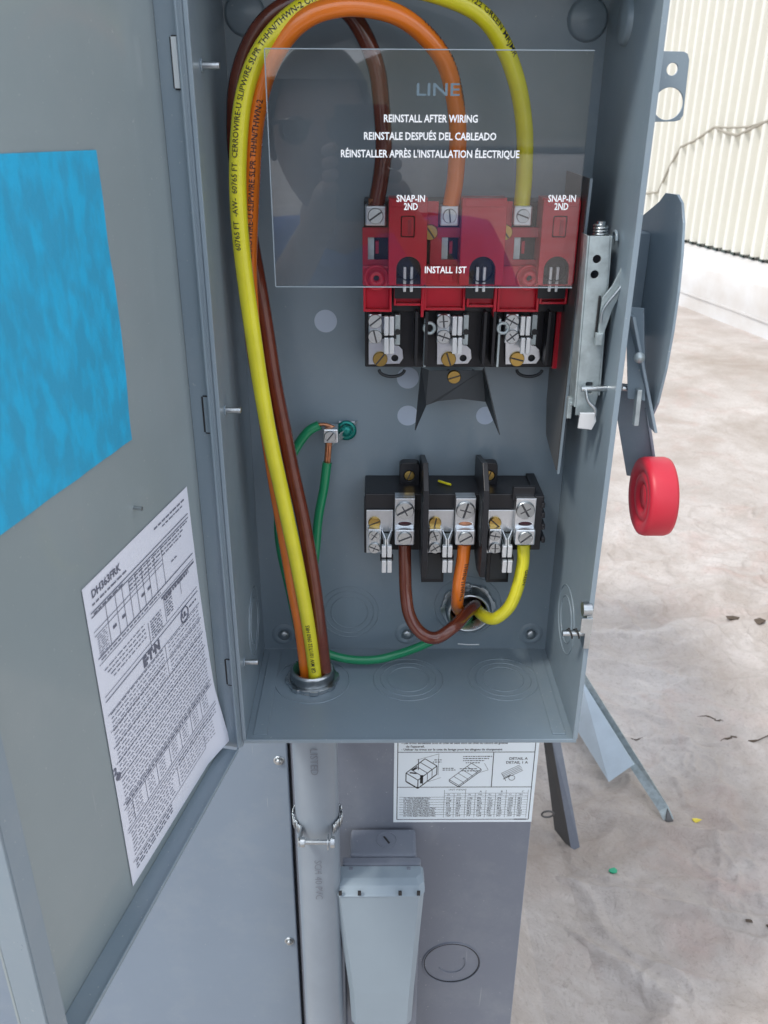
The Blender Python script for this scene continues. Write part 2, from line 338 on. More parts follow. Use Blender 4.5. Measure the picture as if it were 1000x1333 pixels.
fs = [(j*(nx+1)+i, j*(nx+1)+i+1, (j+1)*(nx+1)+i+1, (j+1)*(nx+1)+i) for j in range(ny) for i in range(nx)]
b.add(vs, fs, ROOFM, True); struct(b.build('roof_membrane'))
b = MB(); b.box(-60, 60, -40, 60, ROOF-.3, ROOF, ROOFM); struct(b.build('roof_deck'))

# ---- curb and corrugated wall in the distance (line through two points where the curb meets the roof)
pa, pb = atz(886, 398, ROOF), atz(1000, 443, ROOF); dw = (pb-pa).normalized(); nw = Vector((dw.y, -dw.x, 0))
if nw.dot(CAM-pa) < 0: nw = -nw
# wall frame: local x along the wall, local y away from the viewer, z up
WX = Matrix(((dw.x, -nw.x, 0, pa.x), (dw.y, -nw.y, 0, pa.y), (0, 0, 1, ROOF), (0, 0, 0, 1)))
WXI = WX.inverted()
def wallhit(px, py, back):
    o = WXI @ CAM; d = (WXI.to_3x3() @ ray(px, py)); return o+d*((back-o.y)/d.y)
BK = .32
CREAM = mat('cream_wall_paint', (.76, .745, .675), .5, bump=.05, bscale=20, var=.06, vscale=1.2)
CURBM = mat('curb_membrane', (.70, .70, .70), .6, bump=.3, bscale=12, col2=(.60, .565, .53), vscale=2.5)
wl = thing('corrugated_wall', 'cream corrugated metal wall rising behind the roof on the right', 'wall', pa)
zt = wallhit(891, 310, BK).z; zc = wallhit(889, 337, .0).z
ztop = wallhit(870, 0, BK).z+1.5
b = MB(); pitch = .13; x = -9.0; prof = []
while x < 7:
    prof += [(x, BK), (x+pitch*.52, BK), (x+pitch*.60, BK-.055), (x+pitch*.90, BK-.055), (x+pitch*.98, BK)]; x += pitch
vs = [(p[0], p[1], zt) for p in prof]+[(p[0], p[1], ztop) for p in prof]; n = len(prof)
b.add(vs, [(i, i+1, n+i+1, n+i) for i in range(n-1)], CREAM); b.build('cladding', wl, xf=WX)
b = MB(); b.box(-9, 7, BK+.04, BK+.2, 0, ztop, CREAM); b.build('backing', wl, xf=WX)
CLOS = mat('closure_foam', (.055, .075, .07), .8)
x = -3.0; k = 0
proto = None
while x < 4:
    if proto is None:
        b = MB(); b.box(0, pitch*.36, BK-.025, BK-.005, zt-.03, zt+.004, CLOS); proto = b.build('closure_strip', wl, xf=WX); pbase = 0; o = proto; o.location = dw*x
    else:
        o = proto.copy(); COL.objects.link(o); o.location = dw*x
    x += pitch; k += 1
cu = thing('roof_curb', 'white membrane covered curb at the foot of the cream wall', 'curb', pa)
b = MB(); prof = [(0, -.02), (.006, zc*.5), (.0, zc-.03), (.02, zc), (.16, zc+.012), (.20, zc+.012), (BK-.03, zt-.03), (BK+.04, zt-.03), (BK+.04, -.02)]
NS = 60; vs = []; xs = [-9+16*i/NS for i in range(NS+1)]
for xx in xs:
    for (py_, pz) in prof: vs.append((xx, py_+.006*noise.noise(Vector((xx*3, py_*9, pz*8))), pz+.006*noise.noise(Vector((xx*2.3, pz*5, 7)))))
n = len(prof); b.add(vs, [(i*n+k, i*n+k+1, (i+1)*n+k+1, (i+1)*n+k) for i in range(NS) for k in range(n-1)], CURBM, True); b.build('curb_body', cu, xf=WX)
b = MB(); b.box(-9, 7, -.006, .0, zc*.30, zc*.34, CURBM); b.build('membrane_seam', cu, xf=WX)
# cable sagging across the cladding
CABM = mat('weathered_cable', (.36, .33, .27), .7)
cp = [(838, 252), (857, 250), (872, 217), (887, 191), (905, 183), (931, 165), (944, 172), (960, 176), (978, 168), (1000, 157), (1030, 150)]
b = MB(); b.tube([WX @ (wallhit(x, y, BK-.05)) for x, y in [(p[0], p[1]) for p in cp]], .011, CABM, 8)
tag(b.build('cable'), 'thin weathered cable sagging across the cream corrugated wall', 'cable')
b = MB(); b.tube([WX @ (wallhit(x, y, BK-.052)) for x, y in [(931, 165), (950, 166), (975, 165), (1000, 157), (1030, 147)]], .008, CABM, 8)
tag(b.build('cable'), 'short second cable strand bridging the sag of the long cable on the wall', 'cable')

# ================================================================== ROOFTOP UNIT behind the enclosure
ux1 = aty(704, 962, UY).x; uxs = aty(381, 1050, UY).x
un = thing('rooftop_unit', 'large grey sheet metal rooftop unit the electrical boxes are mounted on', 'hvac unit', (-.4, UY, ROOF))
b = MB(); b.box(-1.1, uxs-.003, UY, UY+.02, ROOF+.16, .46, UNIT); b.build('side_panel', un, bevel=.0015)
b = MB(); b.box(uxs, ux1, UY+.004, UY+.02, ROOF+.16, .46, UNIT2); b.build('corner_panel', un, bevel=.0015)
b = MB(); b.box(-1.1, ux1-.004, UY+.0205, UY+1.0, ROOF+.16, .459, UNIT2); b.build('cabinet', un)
b = MB(); b.box(-1.12, ux1+.012, UY-.006, UY+1.01, .462, .49, UNIT2); b.build('top_cover', un, bevel=.002)
b = MB(); b.box(-1.1, ux1+.006, UY-.004, UY+1.0, ROOF-.01, ROOF+.157, CURBM); b.build('curb', un, bevel=.004)
for x, y in ((363, 990), (377, 1225), (437, 1308)):
    screw(un, aty(x, y, UY-.0002 if x < 380 else UY+.0035), .0042, m=ZINC, kind='hex', name='panel_screw', rot=random.random())
# knockout pressed in the corner panel
kc = aty(588, 1254, UY+.0035)
b = MB(); b.ring(kc, (0, 1, 0), .0375, .0009, UNIT2, 56); b.ring(kc, (0, 1, 0), .0355, .0005, INK, 56); b.build('knockout', un)
b = MB(); q = [kc+Vector((.018*math.cos(R(a)), 0, .018*math.sin(R(a)))) for a in range(-150, 40, 10)]; b.tube(q, .0007, UNIT2, 6); b.build('knockout_centre', un)

# ---- data label on the unit
lx0, lx1, lz0, lz1 = rect(513, 930, 699, 1070, UY+.0034)
LT = aty(610, 962, UY+.0034).z
def lab(s, t, off=.0003):            # s 0..1 across, t 0..1 down from the visible top line
    return Vector((lx0+(lx1-lx0)*s, UY+.0034-off, LT+(lz0-LT)*t))
b = MB(); b.box(lx0, lx1, UY+.0034-.0002, UY+.0038, lz0, lz1, STICK)
b2 = b
def lline(s0, t0, s1, t1, wd=.0005, m=INK, fn=lab, B=None):
    B = B or b2; A, C = fn(s0, t0), fn(s1, t1); nrm = (fn(0, 1)-fn(0, 0)).cross(fn(1, 0)-fn(0, 0)).normalized()
    d = (C-A).normalized(); p = d.cross(nrm).normalized()*wd*.5
    B.add([A-p, A+p, C+p, C-p], [(0, 1, 2, 3)], m)
for (a, c, d_, e) in ((.025, -.3, .025, .965), (.975, -.3, .975, .965), (.025, .965, .975, .965), (.025, .15, .975, .15), (.025, .565, .975, .565), (.69, .15, .69, .565)):
    lline(a, c, d_, e, .0009)
def lt(s, t, st, h, m=INK, fn=lab, sx=1, bold=0, B=None):
    B = B or b2; ux = (fn(s+.01, t)-fn(s, t)).normalized(); uy = -(fn(s, t+.01)-fn(s, t)).normalized(); o = fn(s, t)
    B.text(st, lambda x, y: o+ux*x*sx+uy*y, h, m, bold=bold)
lt(.05, .055, '- Les trous au-dessus sont le cote de base sont de cote du centre de gravite', .0042, sx=.92, bold=.0001)
lt(.08, .095, "de l'appareil.", .0042, bold=.0001)
lt(.05, .130, '- Utiliser les trous sur le cote du levage pour les elingues de chargement', .0042, sx=.92, bold=.0001)
lt(.80, .24, 'DETAIL A', .0050, bold=.0001); lt(.78, .285, 'DETAIL 1 A', .0050, bold=.0001)
def iso(ox, oy, wx, dx, hh, thick, tall, rib=3):
    # isometric box drawing: left corner, front edge vector, depth vector
    A = (ox, oy); B_ = (ox+wx, oy+.10*wx/.09*.9); C_ = (ox+wx+dx, oy+.1*wx/.09*.9-dx*1.3); D_ = (ox+dx, oy-dx*1.3)
    for p, q in ((A, B_), (B_, C_), (C_, D_), (D_, A)): lline(*p, *q, thick)
    for p in (A, B_, C_): lline(p[0], p[1], p[0], p[1]+hh, thick)
    lline(A[0], A[1]+hh, B_[0], B_[1]+hh, thick*1.5); lline(B_[0], B_[1]+hh, C_[0], C_[1]+hh, thick*1.2)
    for i in range(1, rib+1):
        f = i/(rib+1); lline(A[0]+(D_[0]-A[0])*f, A[1]+(D_[1]-A[1])*f, B_[0]+(C_[0]-B_[0])*f, B_[1]+(C_[1]-B_[1])*f, thick*.8)
        lline(B_[0]+(C_[0]-B_[0])*f, B_[1]+(C_[1]-B_[1])*f, B_[0]+(C_[0]-B_[0])*f, B_[1]+(C_[1]-B_[1])*f+hh, thick*.6)
iso(.085, .395, .085, .13, .10, .0011, 1); lline(.195, .42, .195, .52, .0035); lline(.13, .36, .16, .33, .003); lline(.11, .39, .16, .40, .002)
iso(.39, .475, .07, .15, .02, .0007, 0, 4); lline(.16, .24, .31, .17, .0004); lline(.31, .17, .31, .42, .0004); lline(.24, .50, .33, .45, .0004); lline(.17, .23, .17, .36, .0009)
lline(.60, .39, .66, .36, .0004); lline(.63, .28, .66, .36, .0004)
for i in range(5): lline(.755+.006*i, .40+.016*i, .88+.006*i, .30+.016*i, .0006)
lline(.77, .47, .82, .42, .0009); lline(.755, .40, .79, .49, .0006); b2.ring(lab(.83, .455), (0, 1, 0), .0035, .0003, INK, 20, 4)
for t, s0, s1 in ((.20, .48, .68), (.225, .48, .66), (.25, .48, .63), (.275, .50, .60), (.34, .34, .42), (.36, .34, .43), (.24, .28, .33), (.265, .27, .33), (.345, .46, .58), (.37, .47, .60)):
    s = s0
    while s < s1: e = s+random.uniform(.008, .022); lline(s, t, min(e, s1), t, .0011); s = e+.005
rows = ['7.5 TON GAS/ELECTRIC', '8 TON GAS/ELECTRIC', '10 TON GAS/ELECTRIC', '12 TON GAS/ELECTRIC', '15 TON ELECTRIC/ELECTRIC', '8 TON ELECTRIC/ELECTRIC', '10 TON ELECTRIC/ELECTRIC', '12 TON ELECTRIC/ELECTRIC']
cx = [.36, .43, .51, .58, .655, .725, .80, .87, .955]
for i, rw in enumerate(rows):
    t = .70+.031*i; lline(.04, t-.012, .36, t-.012, .0004); lline(.36, t-.012, .955, t-.012, .0003)
    lt(.07, t+.012, rw, .0034, sx=.88, bold=.00008)
    for k in range(8):
        lt(cx[k]+.015, t+.011, str(random.choice((1150, 1219, 48.2, 34.5, 876, 28.1, 1224, 714))), .0034, sx=.88, bold=.00008)
for c in cx: lline(c, .60 if c in cx[::2] else .64, c, .94, .0004)
lline(.36, .64, .955, .64, .0004); lline(.36, .67, .955, .67, .0003); lt(.39, .605, 'UNIT WEIGHT', .0032); lt(.61, .63, 'A', .004); lt(.76, .63, 'B', .004); lt(.91, .63, 'C', .004)
for k, st in enumerate(('LB', 'KG', 'IN', 'MM', 'IN', 'MM', 'IN', 'MM')): lt(cx[k]+.02, .665, st, .003)
lline(.87, .985-.02, .96, .965, .0016)
b.build('data_label', un, label='white data label with unit drawings and a table')

# ================================================================== ENCLOSURE
en = thing('disconnect_enclosure', 'open grey steel electrical enclosure with its door swung out to the left', 'electrical enclosure', (0, 0, 0))
T = .0018
b = MB()
holes = [circ(*(aty(609, 789, 0).x, aty(609, 789, 0).z), .0245, 40)]
b.plate('y', [[(-H, 0), (H, 0), (H, TOP), (-H, TOP)], holes[0]], T/2, T, STEEL); b.build('back_wall', en)
hub = atz(407, 886, 0)
b = MB(); b.plate('z', [[(-H, -D), (H, -D), (H, -.0002), (-H, -.0002)], circ(hub.x, hub.y, .0235, 40)], -T/2, T, STEEL); b.build('bottom_wall', en)
b = MB(); b.box(-H, H, -D, -.0002, TOP, TOP+T, STEEL); b.build('top_wall', en)
b = MB(); b.box(-H-T, -H-.0001, -D, T, -T, TOP+T, STEEL); lw = b.build('side_wall', en, label='left side wall')
b = MB(); b.box(H+.0001, H+T, -D, T, -T, TOP+T, STEEL); rw_ = b.build('side_wall', en, label='right side wall')
# rolled rims round the opening
b = MB(); b.box(-H-T, H+T, -D-.0022, -D-.0002, -T-.0008, .0014, STEEL); b.build('bottom_rim', en, bevel=.0006)
b = MB(); b.box(H-.0016, H+T+.0006, -D-.0024, -D-.0002, .0016, TOP, STEEL); b.box(H-.0008, H-.0001, -D+.0001, -D+.0075, .002, TOP-.15, STEEL); b.build('side_rim', en, bevel=.0006)
b = MB(); b.box(-H-T-.0006, -H+.0008, -D-.0024, -D-.0002, .0016, TOP, STEEL); b.build('side_rim', en, bevel=.0006)
# corner gusset folds on the bottom
for sx in (-1, 1):
    b = MB(); b.obox((sx*(H-.012), -D*.5, .0006), (sx*.006, 0, 0), (0, D*.46, 0), (0, 0, .0005), STEEL); b.build('corner_tab', en, bevel=.0003)
# knockouts
def knock(c, ax, radii, r=.0006, parent=en):
    b = MB()
    for i, rr in enumerate(radii): b.ring(c, ax, rr, r, STEEL, 56, 6)
    return b.build('knockout', parent)
knock(aty(455, 797, -.0001), (0, 1, 0), (.0295, .0245, .0185))
knock(aty(609, 789, -.0001), (0, 1, 0), (.0335,))
knock(atz(532, 884, .0001), (0, 0, 1), (.034, .027, .020)); knock(atz(655, 884, .0001), (0, 0, 1), (.034, .027, .020)); knock(hub+Vector((0, 0, .0001)), (0, 0, 1), (.036,))
knock(atx(331, 808, -H+.0001), (1, 0, 0), (.032, .022)); knock(atx(737, 806, H-.0001), (1, 0, 0), (.032, .022))
for x, y in ((319, 18), (765, 25)):
    b = MB(); c = aty(x, y, 0); b.lathe(c, (0, -1, 0), [(.0155, 0), (.0145, .003), (.0125, .0042), (0, .0045)], STEEL, 36); b.build('dimple', en)
b = MB(); b.lathe(atx(817, 28, H), (-1, 0, 0), [(.0155, 0), (.0145, .003), (.0125, .0042), (0, .0045)], STEEL, 36); b.build('dimple', en)
for x, y in ((370, 826), (691, 825), (530, 825)):
    c = aty(x, y, 0); b = MB(); b.lathe(c, (0, -1, 0), [(.0125, 0), (.0105, .0014), (.0075, .0014), (.0065, .0005)], STEEL, 32); b.build('screw_boss', en)
    screw(en, c+Vector((0, -.0008, 0)), .0052, m=ZINC, kind='dome', name='mounting_screw')
b = MB(); a_ = aty(596, 838, 0); c_ = aty(624, 839, 0); b.tube(spline([a_, (a_+c_)/2+Vector((0, 0, -.0006)), c_]), .0008, WHTMET, 6); b.build('stamped_mark', en)
for x, y, r in ((424, 418, .0098), (531, 492, .0098), (531, 541, .0095), (632, 541, .0085)):
    b = MB(); c = aty(x, y, -.0003); b.cyl(c, c+Vector((0, .0002, 0)), r, DOT, 36); b.build('mounting_hole', en)
# long pins through the left wall
for x, y in ((262, 85), (293, 534), (318, 862)):
    c = atx(x, y, -H); b = MB(); b.cyl(c, c+Vector((.012, 0, 0)), .0024, ZINC, 14); b.ring(c+Vector((.0003, 0, 0)), (1, 0, 0), .0035, .0008, STEEL, 20); b.build('hinge_pin', en)
# mounting ear top right (flat tab with two holes)
ey = -.006
def q2(px, py): p = aty(px, py, ey); return (p.x, p.z)
c1 = aty(875, 90, ey); c2 = aty(870, 135, ey)
b = MB(); b.plate('y', [[q2(838, 66), q2(890, 67), q2(895, 70), q2(897, 78), q2(889, 150), q2(885, 156), q2(878, 158), q2(830, 159)], circ(c1.x, c1.z, .0044, 24), circ(c2.x, c2.z, .0115, 32)], ey, .0024, STEEL, .0003); b.build('mounting_ear', en)
# inner barrier plate on the right
def qx(px, py, X): p = atx(px, py, X); return (p.y, p.z)
X3 = aty(752, 300, -.066).x+.0022; print('X3', X3, H)
pts = [(-.001, aty(700, 240, 0).z), (-.001, aty(700, 565, 0).z)]
fr = [qx(722, 600, X3), qx(727, 622, X3), qx(768, 236, X3)]
ztp = qx(768, 232, X3)[1]
b = MB(); b.plate('x', [[(-.001, ztp+.001), (-.001, aty(698, 520, 0).z), (-.012, aty(698, 560, 0).z), qx(717, 585, X3), qx(725, 612, X3), qx(768, 232, X3)]], X3, .0016, DARKG); b.build('barrier_plate', en)
p0, p1 = atx(769, 232, X3), atx(726, 616, X3); b = MB(); b.obox((p0+p1)/2+Vector((.0004, -.0009, 0)), (.0010, 0, 0), (0, .0006, 0), (p1-p0)/2, STEEL); b.build('barrier_edge', en)
# ---- door
DA = .2213; dd = Vector((-math.sin(DA), -math.cos(DA), 0)); dn = Vector((math.cos(DA), -math.sin(DA), 0)); H0 = Vector((-H-.0042, -D-.0005, 0))
DM = Matrix(((dd.x, dn.x, 0, H0.x), (dd.y, dn.y, 0, H0.y), (0, 0, 1, 0), (0, 0, 0, 1))); DMI = DM.inverted()
def dhit(px, py, off): o = DMI @ CAM; d = DMI.to_3x3() @ ray(px, py); return o+d*((off-o.y)/d.y)
DO = -.017; DW = dhit(60, 1333, 0).x; DB = -.008
print('door width', DW)
dr = MB(); dr.box(0, DW, DO-.0015, DO, DB, TOP, STEELD); door = dr.build('door', en, xf=DM)
b = MB(); b.box(0, .0015, DO+.0001, 0, DB, TOP, STEEL); b.box(.0017, .006, -.0015, 0, DB+.002, TOP, STEEL); b.build('hinge_flange', door, xf=DM, bevel=.0004)
b = MB(); b.box(.0062, DW-.002, DO+.0001, 0, DB, DB+.0015, STEEL); b.box(.0062, DW-.002, -.0012, 0, DB+.0017, DB+.004, STEEL); b.build('bottom_flange', door, xf=DM, bevel=.0004)
b = MB(); b.box(DW-.0015, DW, DO+.0001, 0, DB, TOP, STEEL); b.box(DW-.016, DW-.0017, -.0012, 0, DB+.002, TOP, STEEL); b.build('free_flange', door, xf=DM, bevel=.0004)
b = MB(); b.box(-H-.0068, -H-T-.0008, -D-.0012, -D+.022, DB, TOP, STEEL); b.build('hinge_gap_filler', en, bevel=.0005)  # added strip closing the gap where bright sky showed past the hinge
# pressed hinge slots in the flange
for y0, y1, lip in ((48, 115, 1), (516, 562, 0), (858, 890, 0)):
    z1 = dhit(240, y0, -.006).z if y0 < 100 else aty(280, y0, -D).z; z0 = aty(240 if y0 < 100 else 280, y1, -D).z; z1 = aty(240 if y0 < 100 else 280, y0, -D).z
    b = MB(); b.box(.0016, .0022, -.0078, -.0066, z0, z1, INK); b.box(.0016, .0022, -.0066, -.002, z1, z1+.001, INK); b.box(.0016, .0022, -.0066, -.002, z0-.001, z0, INK)
    b.box(.0016, .0035 if lip else .0022, -.0064, -.0028, z0, z1, WHTMET if lip else STEEL); b.build('hinge_slot', door, xf=DM)
p = dhit(174, 661, DO); b = MB(); b.cyl(p, p+Vector((0, .006, 0)), .0013, ZINC, 10); b.build('weld_stud', door, xf=DM)
# blue film
A1 = dhit(122, 195, DO); A2 = dhit(151, 400, DO); A3 = dhit(170, 572, DO); A4 = dhit(0, 695, DO)
u0 = A1.x; zt_, zb_ = A1.z, A3.z; slope = (A4.z-A3.z)/(A4.x-A3.x); uL = min(A4.x*1.0+.05, DW-.03)
b = MB(); NU, NV = 26, 60; vs = []
for j in range(NV+1):
    for i in range(NU+1):
        f = i/NU; g = j/NV; ue = A1.x+(A3.x-A1.x)*g+.0025*math.sin(g*math.pi)*-1; u = ue+(uL-ue)*f
        zz = zt_+(dhit(0, 197, DO).z-zt_)*f; zbb = A3.z+slope*(u-A3.x); z = zz+(zbb-zz)*g
        off = DO+.0009+.0012*max(0, noise.noise(Vector((u*22, z*12, 1))))+.0006*noise.noise(Vector((u*70, z*40, 3)))+(.0015 if i == 0 else 0)*max(0, noise.noise(Vector((0, z*15, 5))))
        vs.append((u, off, z))
b.add(vs, [(j*(NU+1)+i, j*(NU+1)+i+1, (j+1)*(NU+1)+i+1, (j+1)*(NU+1)+i) for j in range(NV) for i in range(NU)], BLUE, True)
b.build('protective_film', door, label='bright blue protective film', xf=DM)
# white data sheet, printed
TL, TR, BL, BR = dhit(105, 768, DO), dhit(242, 633, DO), dhit(172, 1154, DO), dhit(290, 962, DO)
def sh(s, t, off=.0007):
    p = (TL*(1-s)+TR*s)*(1-t)+(BL*(1-s)+BR*s)*t
    bow = .004*math.sin(min(t, 1)*math.pi)*s     # right edge bows inwards, corner curls out a little
    lift = .006*max(0, s-.8)/.2*max(0, t-.75)/.25
    return DM @ Vector((p.x+bow, p.y+off+lift, p.z))
b = MB(); NU, NV = 20, 30
b.add([sh(i/NU, j/NV) for j in range(NV+1) for i in range(NU+1)], [(j*(NU+1)+i, j*(NU+1)+i+1, (j+1)*(NU+1)+i+1, (j+1)*(NU+1)+i) for j in range(NV) for i in range(NU)], PAPER, True)
ink = lambda s, t: sh(s, t, .0011)
rs = random.Random(3)
def sl_(s0, t0, s1, t1, w_=.0005):
    n_ = 4
    for i in range(n_): lline(s0+(s1-s0)*i/n_, t0+(t1-t0)*i/n_, s0+(s1-s0)*(i+1)/n_, t0+(t1-t0)*(i+1)/n_, w_, PRINTINK, ink, b)
def words(s0, s1, t, w_=.0010):
    s = s0
    while s < s1:
        e = min(s+rs.uniform(.012, .045), s1); lline(s, t, e, t, w_, PRINTINK, ink, b); s = e+rs.uniform(.006, .011)
lt(.055, .045, 'DH363FRK', .0075, PRINTINK, ink, bold=.0002, B=b); words(.05, .34, .062, .0013); words(.62, .95, .028, .0013); words(.70, .92, .042, .0010)
for t in (.080, .092): sl_(.03, t, .97, t, .0008)
words(.05, .30, .087); words(.34, .95, .10); words(.34, .90, .112); words(.66, .88, .124); words(.34, .64, .124)
sl_(.03, .135, .66, .135); sl_(.03, .148, .66, .148)
for s in (.14, .22, .28, .34, .40, .46, .52, .58, .66): sl_(s, .092, s, .215); 
for i in range(9): words(.045, .125, .155+.0068*i, .0005)
for s in (.17, .25, .43, .49): words(s, s+.03, .175, .0022)
sl_(.03, .215, .97, .215, .0009); sl_(.03, .235, .97, .235); words(.05, .60, .225); words(.74, .80, .17); sl_(.60, .245, .97, .245, .0016)
words(.62, .90, .255, .0022); sl_(.45, .27, .45, .36); sl_(.62, .25, .62, .33); sl_(.80, .25, .80, .30)
for i in range(7): words(.47, .58, .275+.009*i, .0009)
for i in range(7): words(.63, .70, .262+.009*i, .0009)
for i in range(4): words(.06+.02*i, .42, .262+.014*i, .0008)
sl_(.03, .335, .97, .335); sl_(.03, .35, .97, .35, .0008)
lt(.36, .385, 'E·T·N', .0105, PRINTINK, ink, bold=.0007, B=b)
c = ink(.80, .375); b.ring(c, dn, .0062, .0006, PRINTINK, 24, 4); lt(.775, .383, 'UL', .0062, PRINTINK, ink, bold=.0003, B=b); words(.86, .95, .37, .0014)
t = .40
while t < .62:
    words(.05, .55 if t < .5 else .95, t, .0007)
    if t < .5: words(.60, .95, t+.002, .0006)
    t += .0135
for t in (.40, .455, .51, .565, .62): sl_(.03, t-.005, .97, t-.005, .0005)
sl_(.57, .395, .57, .50)
t = .63
while t < .70: words(.05, .95, t, .0007); t += .0135
for t in (.705, .725, .80, .812): sl_(.03, t, .97, t, .0006)
for s in (.10, .22, .33, .46, .58, .70, .82): sl_(s, .725, s, .80)
for s in (.05, .12, .24, .35, .48, .60, .72, .84):
    for i in range(5): words(s, s+.06, .737+.012*i, .0006)
words(.05, .95, .715, .0016)
for t in (.825, .838, .852, .866, .880, .894, .908): words(.05, .45 if t > .84 else .95, t, .0007); words(.52, .90, t+.002, .0006)
sl_(.50, .84, .50, .915); sl_(.03, .925, .80, .925); sl_(.80, .87, .80, .925)
for t in (.935, .948, .96): words(.05, .40, t, .0011)
b.add([ink(.03+.02*math.cos(a), .60+.012*math.sin(a)) for a in [2*math.pi*i/12 for i in range(12)]], [tuple(range(12))], PRINTINK)
lt(.0, .585, '2', .008, PRINTINK, ink, bold=.0003, B=b)
b.build('data_sheet', door, label='white printed data sheet with tables and small text')
# latch striker low on the right rim
b = MB(); c = aty(758, 812, -D+.004)
b.box(c.x+.0005, c.x+.0055, -D-.006, -D+.006, c.z-.018, c.z+.020, ZINC); b.box(c.x-.004, c.x+.0055, -D-.0075, -D-.0062, c.z-.002, c.z+.012, ZINC)
b.cyl((c.x-.016, -D+.002, c.z-.008), (c.x+.004, -D+.002, c.z-.008), .0026, ZINC, 12); b.cyl((c.x-.003, -D-.002, c.z+.018), (c.x+.004, -D-.002, c.z+.018), .006, ZINC, 14)
b.tube([(c.x-.012+.0012*i, -D+.002+.0042*math.cos(i*1.3), c.z-.008+.0042*math.sin(i*1.3)) for i in range(12)], .0008, INK, 6)
b.build('latch_striker', en, bevel=.0004)

# ================================================================== conduits
def conduit(name, loc, axis, label, length, Rr):
    th = thing(name, label, 'conduit', loc); ax = Vector(axis); c = Vector(loc)
    b = MB(); b.lathe(c-ax*length, ax, [(Rr, 0), (Rr, length-.006)], PVC, 48); b.build('pipe', th)
    b = MB(); pr = [(Rr*.86, -.01)]
    for i in range(7): pr += [(Rr*.93, .0012+i*.0020), (Rr*.88, .0022+i*.0020)]
    pr += [(Rr*.86, .0155), (Rr*.76, .0155), (Rr*.76, -.02)]; b.lathe(c, ax, pr, ZINC, 48); b.build('threaded_nipple', th)
    b = MB(); outer = []
    for i in range(96):
        a = 2*math.pi*i/96; rr = Rr*(1.13 if (i % 12) < 5 else 1.07); outer.append((rr*math.cos(a), rr*math.sin(a)))
    me = poly2mesh([outer, circ(0, 0, Rr*.93, 48)], .004, .0004)
    q = ax.to_track_quat('Z', 'Y').to_matrix().to_4x4(); Mx = Matrix.Translation(c+ax*.0028) @ q
    b.add([Mx @ v.co for v in me.vertices], [tuple(p_.vertices) for p_ in me.polygons], ZINC); bpy.data.meshes.remove(me); b.build('locknut', th)
    b = MB(); b.lathe(c, ax, [(Rr*.74, -.03), (Rr*.74, .0)], INK, 32); b.build('bore', th)
    return th
ca = conduit('conduit', (hub.x, hub.y, 0), (0, 0, 1), 'vertical grey plastic conduit entering the bottom of the enclosure', .86, .0230)
# faint stamped print down the pipe
FADE = mat('faded_print', (.16, .175, .21), .6)
for (y0_, y1_, st) in ((975, 1040, 'LISTED'), (1120, 1250, 'SCH 40 PVC')):
    zt0 = aty(405, y0_, hub.y-.0245).z; rr = .02465
    def fn(x, y, zt0=zt0, rr=rr): a = -.12+y/rr; return Vector((hub.x+rr*math.sin(a), hub.y-rr*math.cos(a), zt0-x))
    b = MB(); b.text(st, fn, .011, FADE); b.build('pipe_print', ca)
hb = aty(609, 789, 0)
conduit('conduit_hub', (hb.x, 0, hb.z), (0, -1, 0), 'zinc threaded conduit hub through the back wall where the load wires leave', .12, .0245)
# strap
zs = aty(405, 1090, hub.y-.03).z
stp = thing('conduit_strap', 'zinc strap with a cross bolt clamping the grey vertical conduit', 'strap', (hub.x, UY, zs))
b = MB(); rr = .0256; pts = [(hub.x+rr*math.cos(R(a)), hub.y+rr*math.sin(R(a))) for a in range(-128, -413, -5)]
for z_ in (0,):
    P = [(p[0], p[1]) for p in pts]
    for i in range(len(P)-1):
        a, c = P[i], P[i+1]; b.add([(a[0], a[1], zs-.006), (c[0], c[1], zs-.006), (c[0], c[1], zs+.006), (a[0], a[1], zs+.006)], [(0, 1, 2, 3)], ZINC, True)
o = b.build('band', stp); sm = o.modifiers.new('solid', 'SOLIDIFY'); sm.thickness = .0012; sm.offset = 1
fy = hub.y-.0245-.012
for sx in (-1, 1):
    b = MB(); b.obox((hub.x+sx*.0160, hub.y-.0285, zs), (.0007, 0, 0), (sx*-.0012, .0085, 0), (0, 0, .0060), ZINC); b.build('band_ear', stp, bevel=.0004)
b = MB(); b.cyl((hub.x-.017, fy, zs), (hub.x+.019, fy, zs), .0024, ZINC, 12); b.build('bolt', stp)
for sx, r_ in ((-.0150, .0050), (.0125, .0078), (.0155, .0058)):
    b = MB(); b.cyl((hub.x+sx, fy, zs), (hub.x+sx+(.0012 if r_ > .007 else .0042), fy, zs), r_, ZINC, 6 if r_ < .007 else 24); b.build('nut' if r_ < .007 else 'washer', stp, bevel=.0003)

# ================================================================== receptacle box with in-use cover
rb = thing('receptacle_cover', 'grey weatherproof outlet cover hinged at its top, below the open enclosure', 'outlet cover', tuple(aty(495, 1200, UY)))
RC = mat('cover_plastic', (.265, .325, .375), .40, bump=.03, bscale=500, var=.05, vscale=10)
x0, x1, z0, z1 = rect(455, 1075, 543, 1140, UY-.03)
zb = aty(495, 1420, -.05).z
zt1 = aty(500, 1075, UY).z-.004
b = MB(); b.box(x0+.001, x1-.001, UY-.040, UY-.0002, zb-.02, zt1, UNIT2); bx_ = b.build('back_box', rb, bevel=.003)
kc = Vector(((x0+x1)/2+.004, UY-.018, zt1+.0002)); b = MB(); b.ring(kc, (0, 0, 1), .0115, .0005, UNIT2, 32); b.obox(kc, (.003, -.005, 0), (.0008, .0005, 0), (0, 0, .0006), INK); b.build('knockout', bx_)
xa, xb, _, _ = rect(446, 1120, 548, 1140, UY-.05)
zf = aty(495, 1119, UY-.045).z
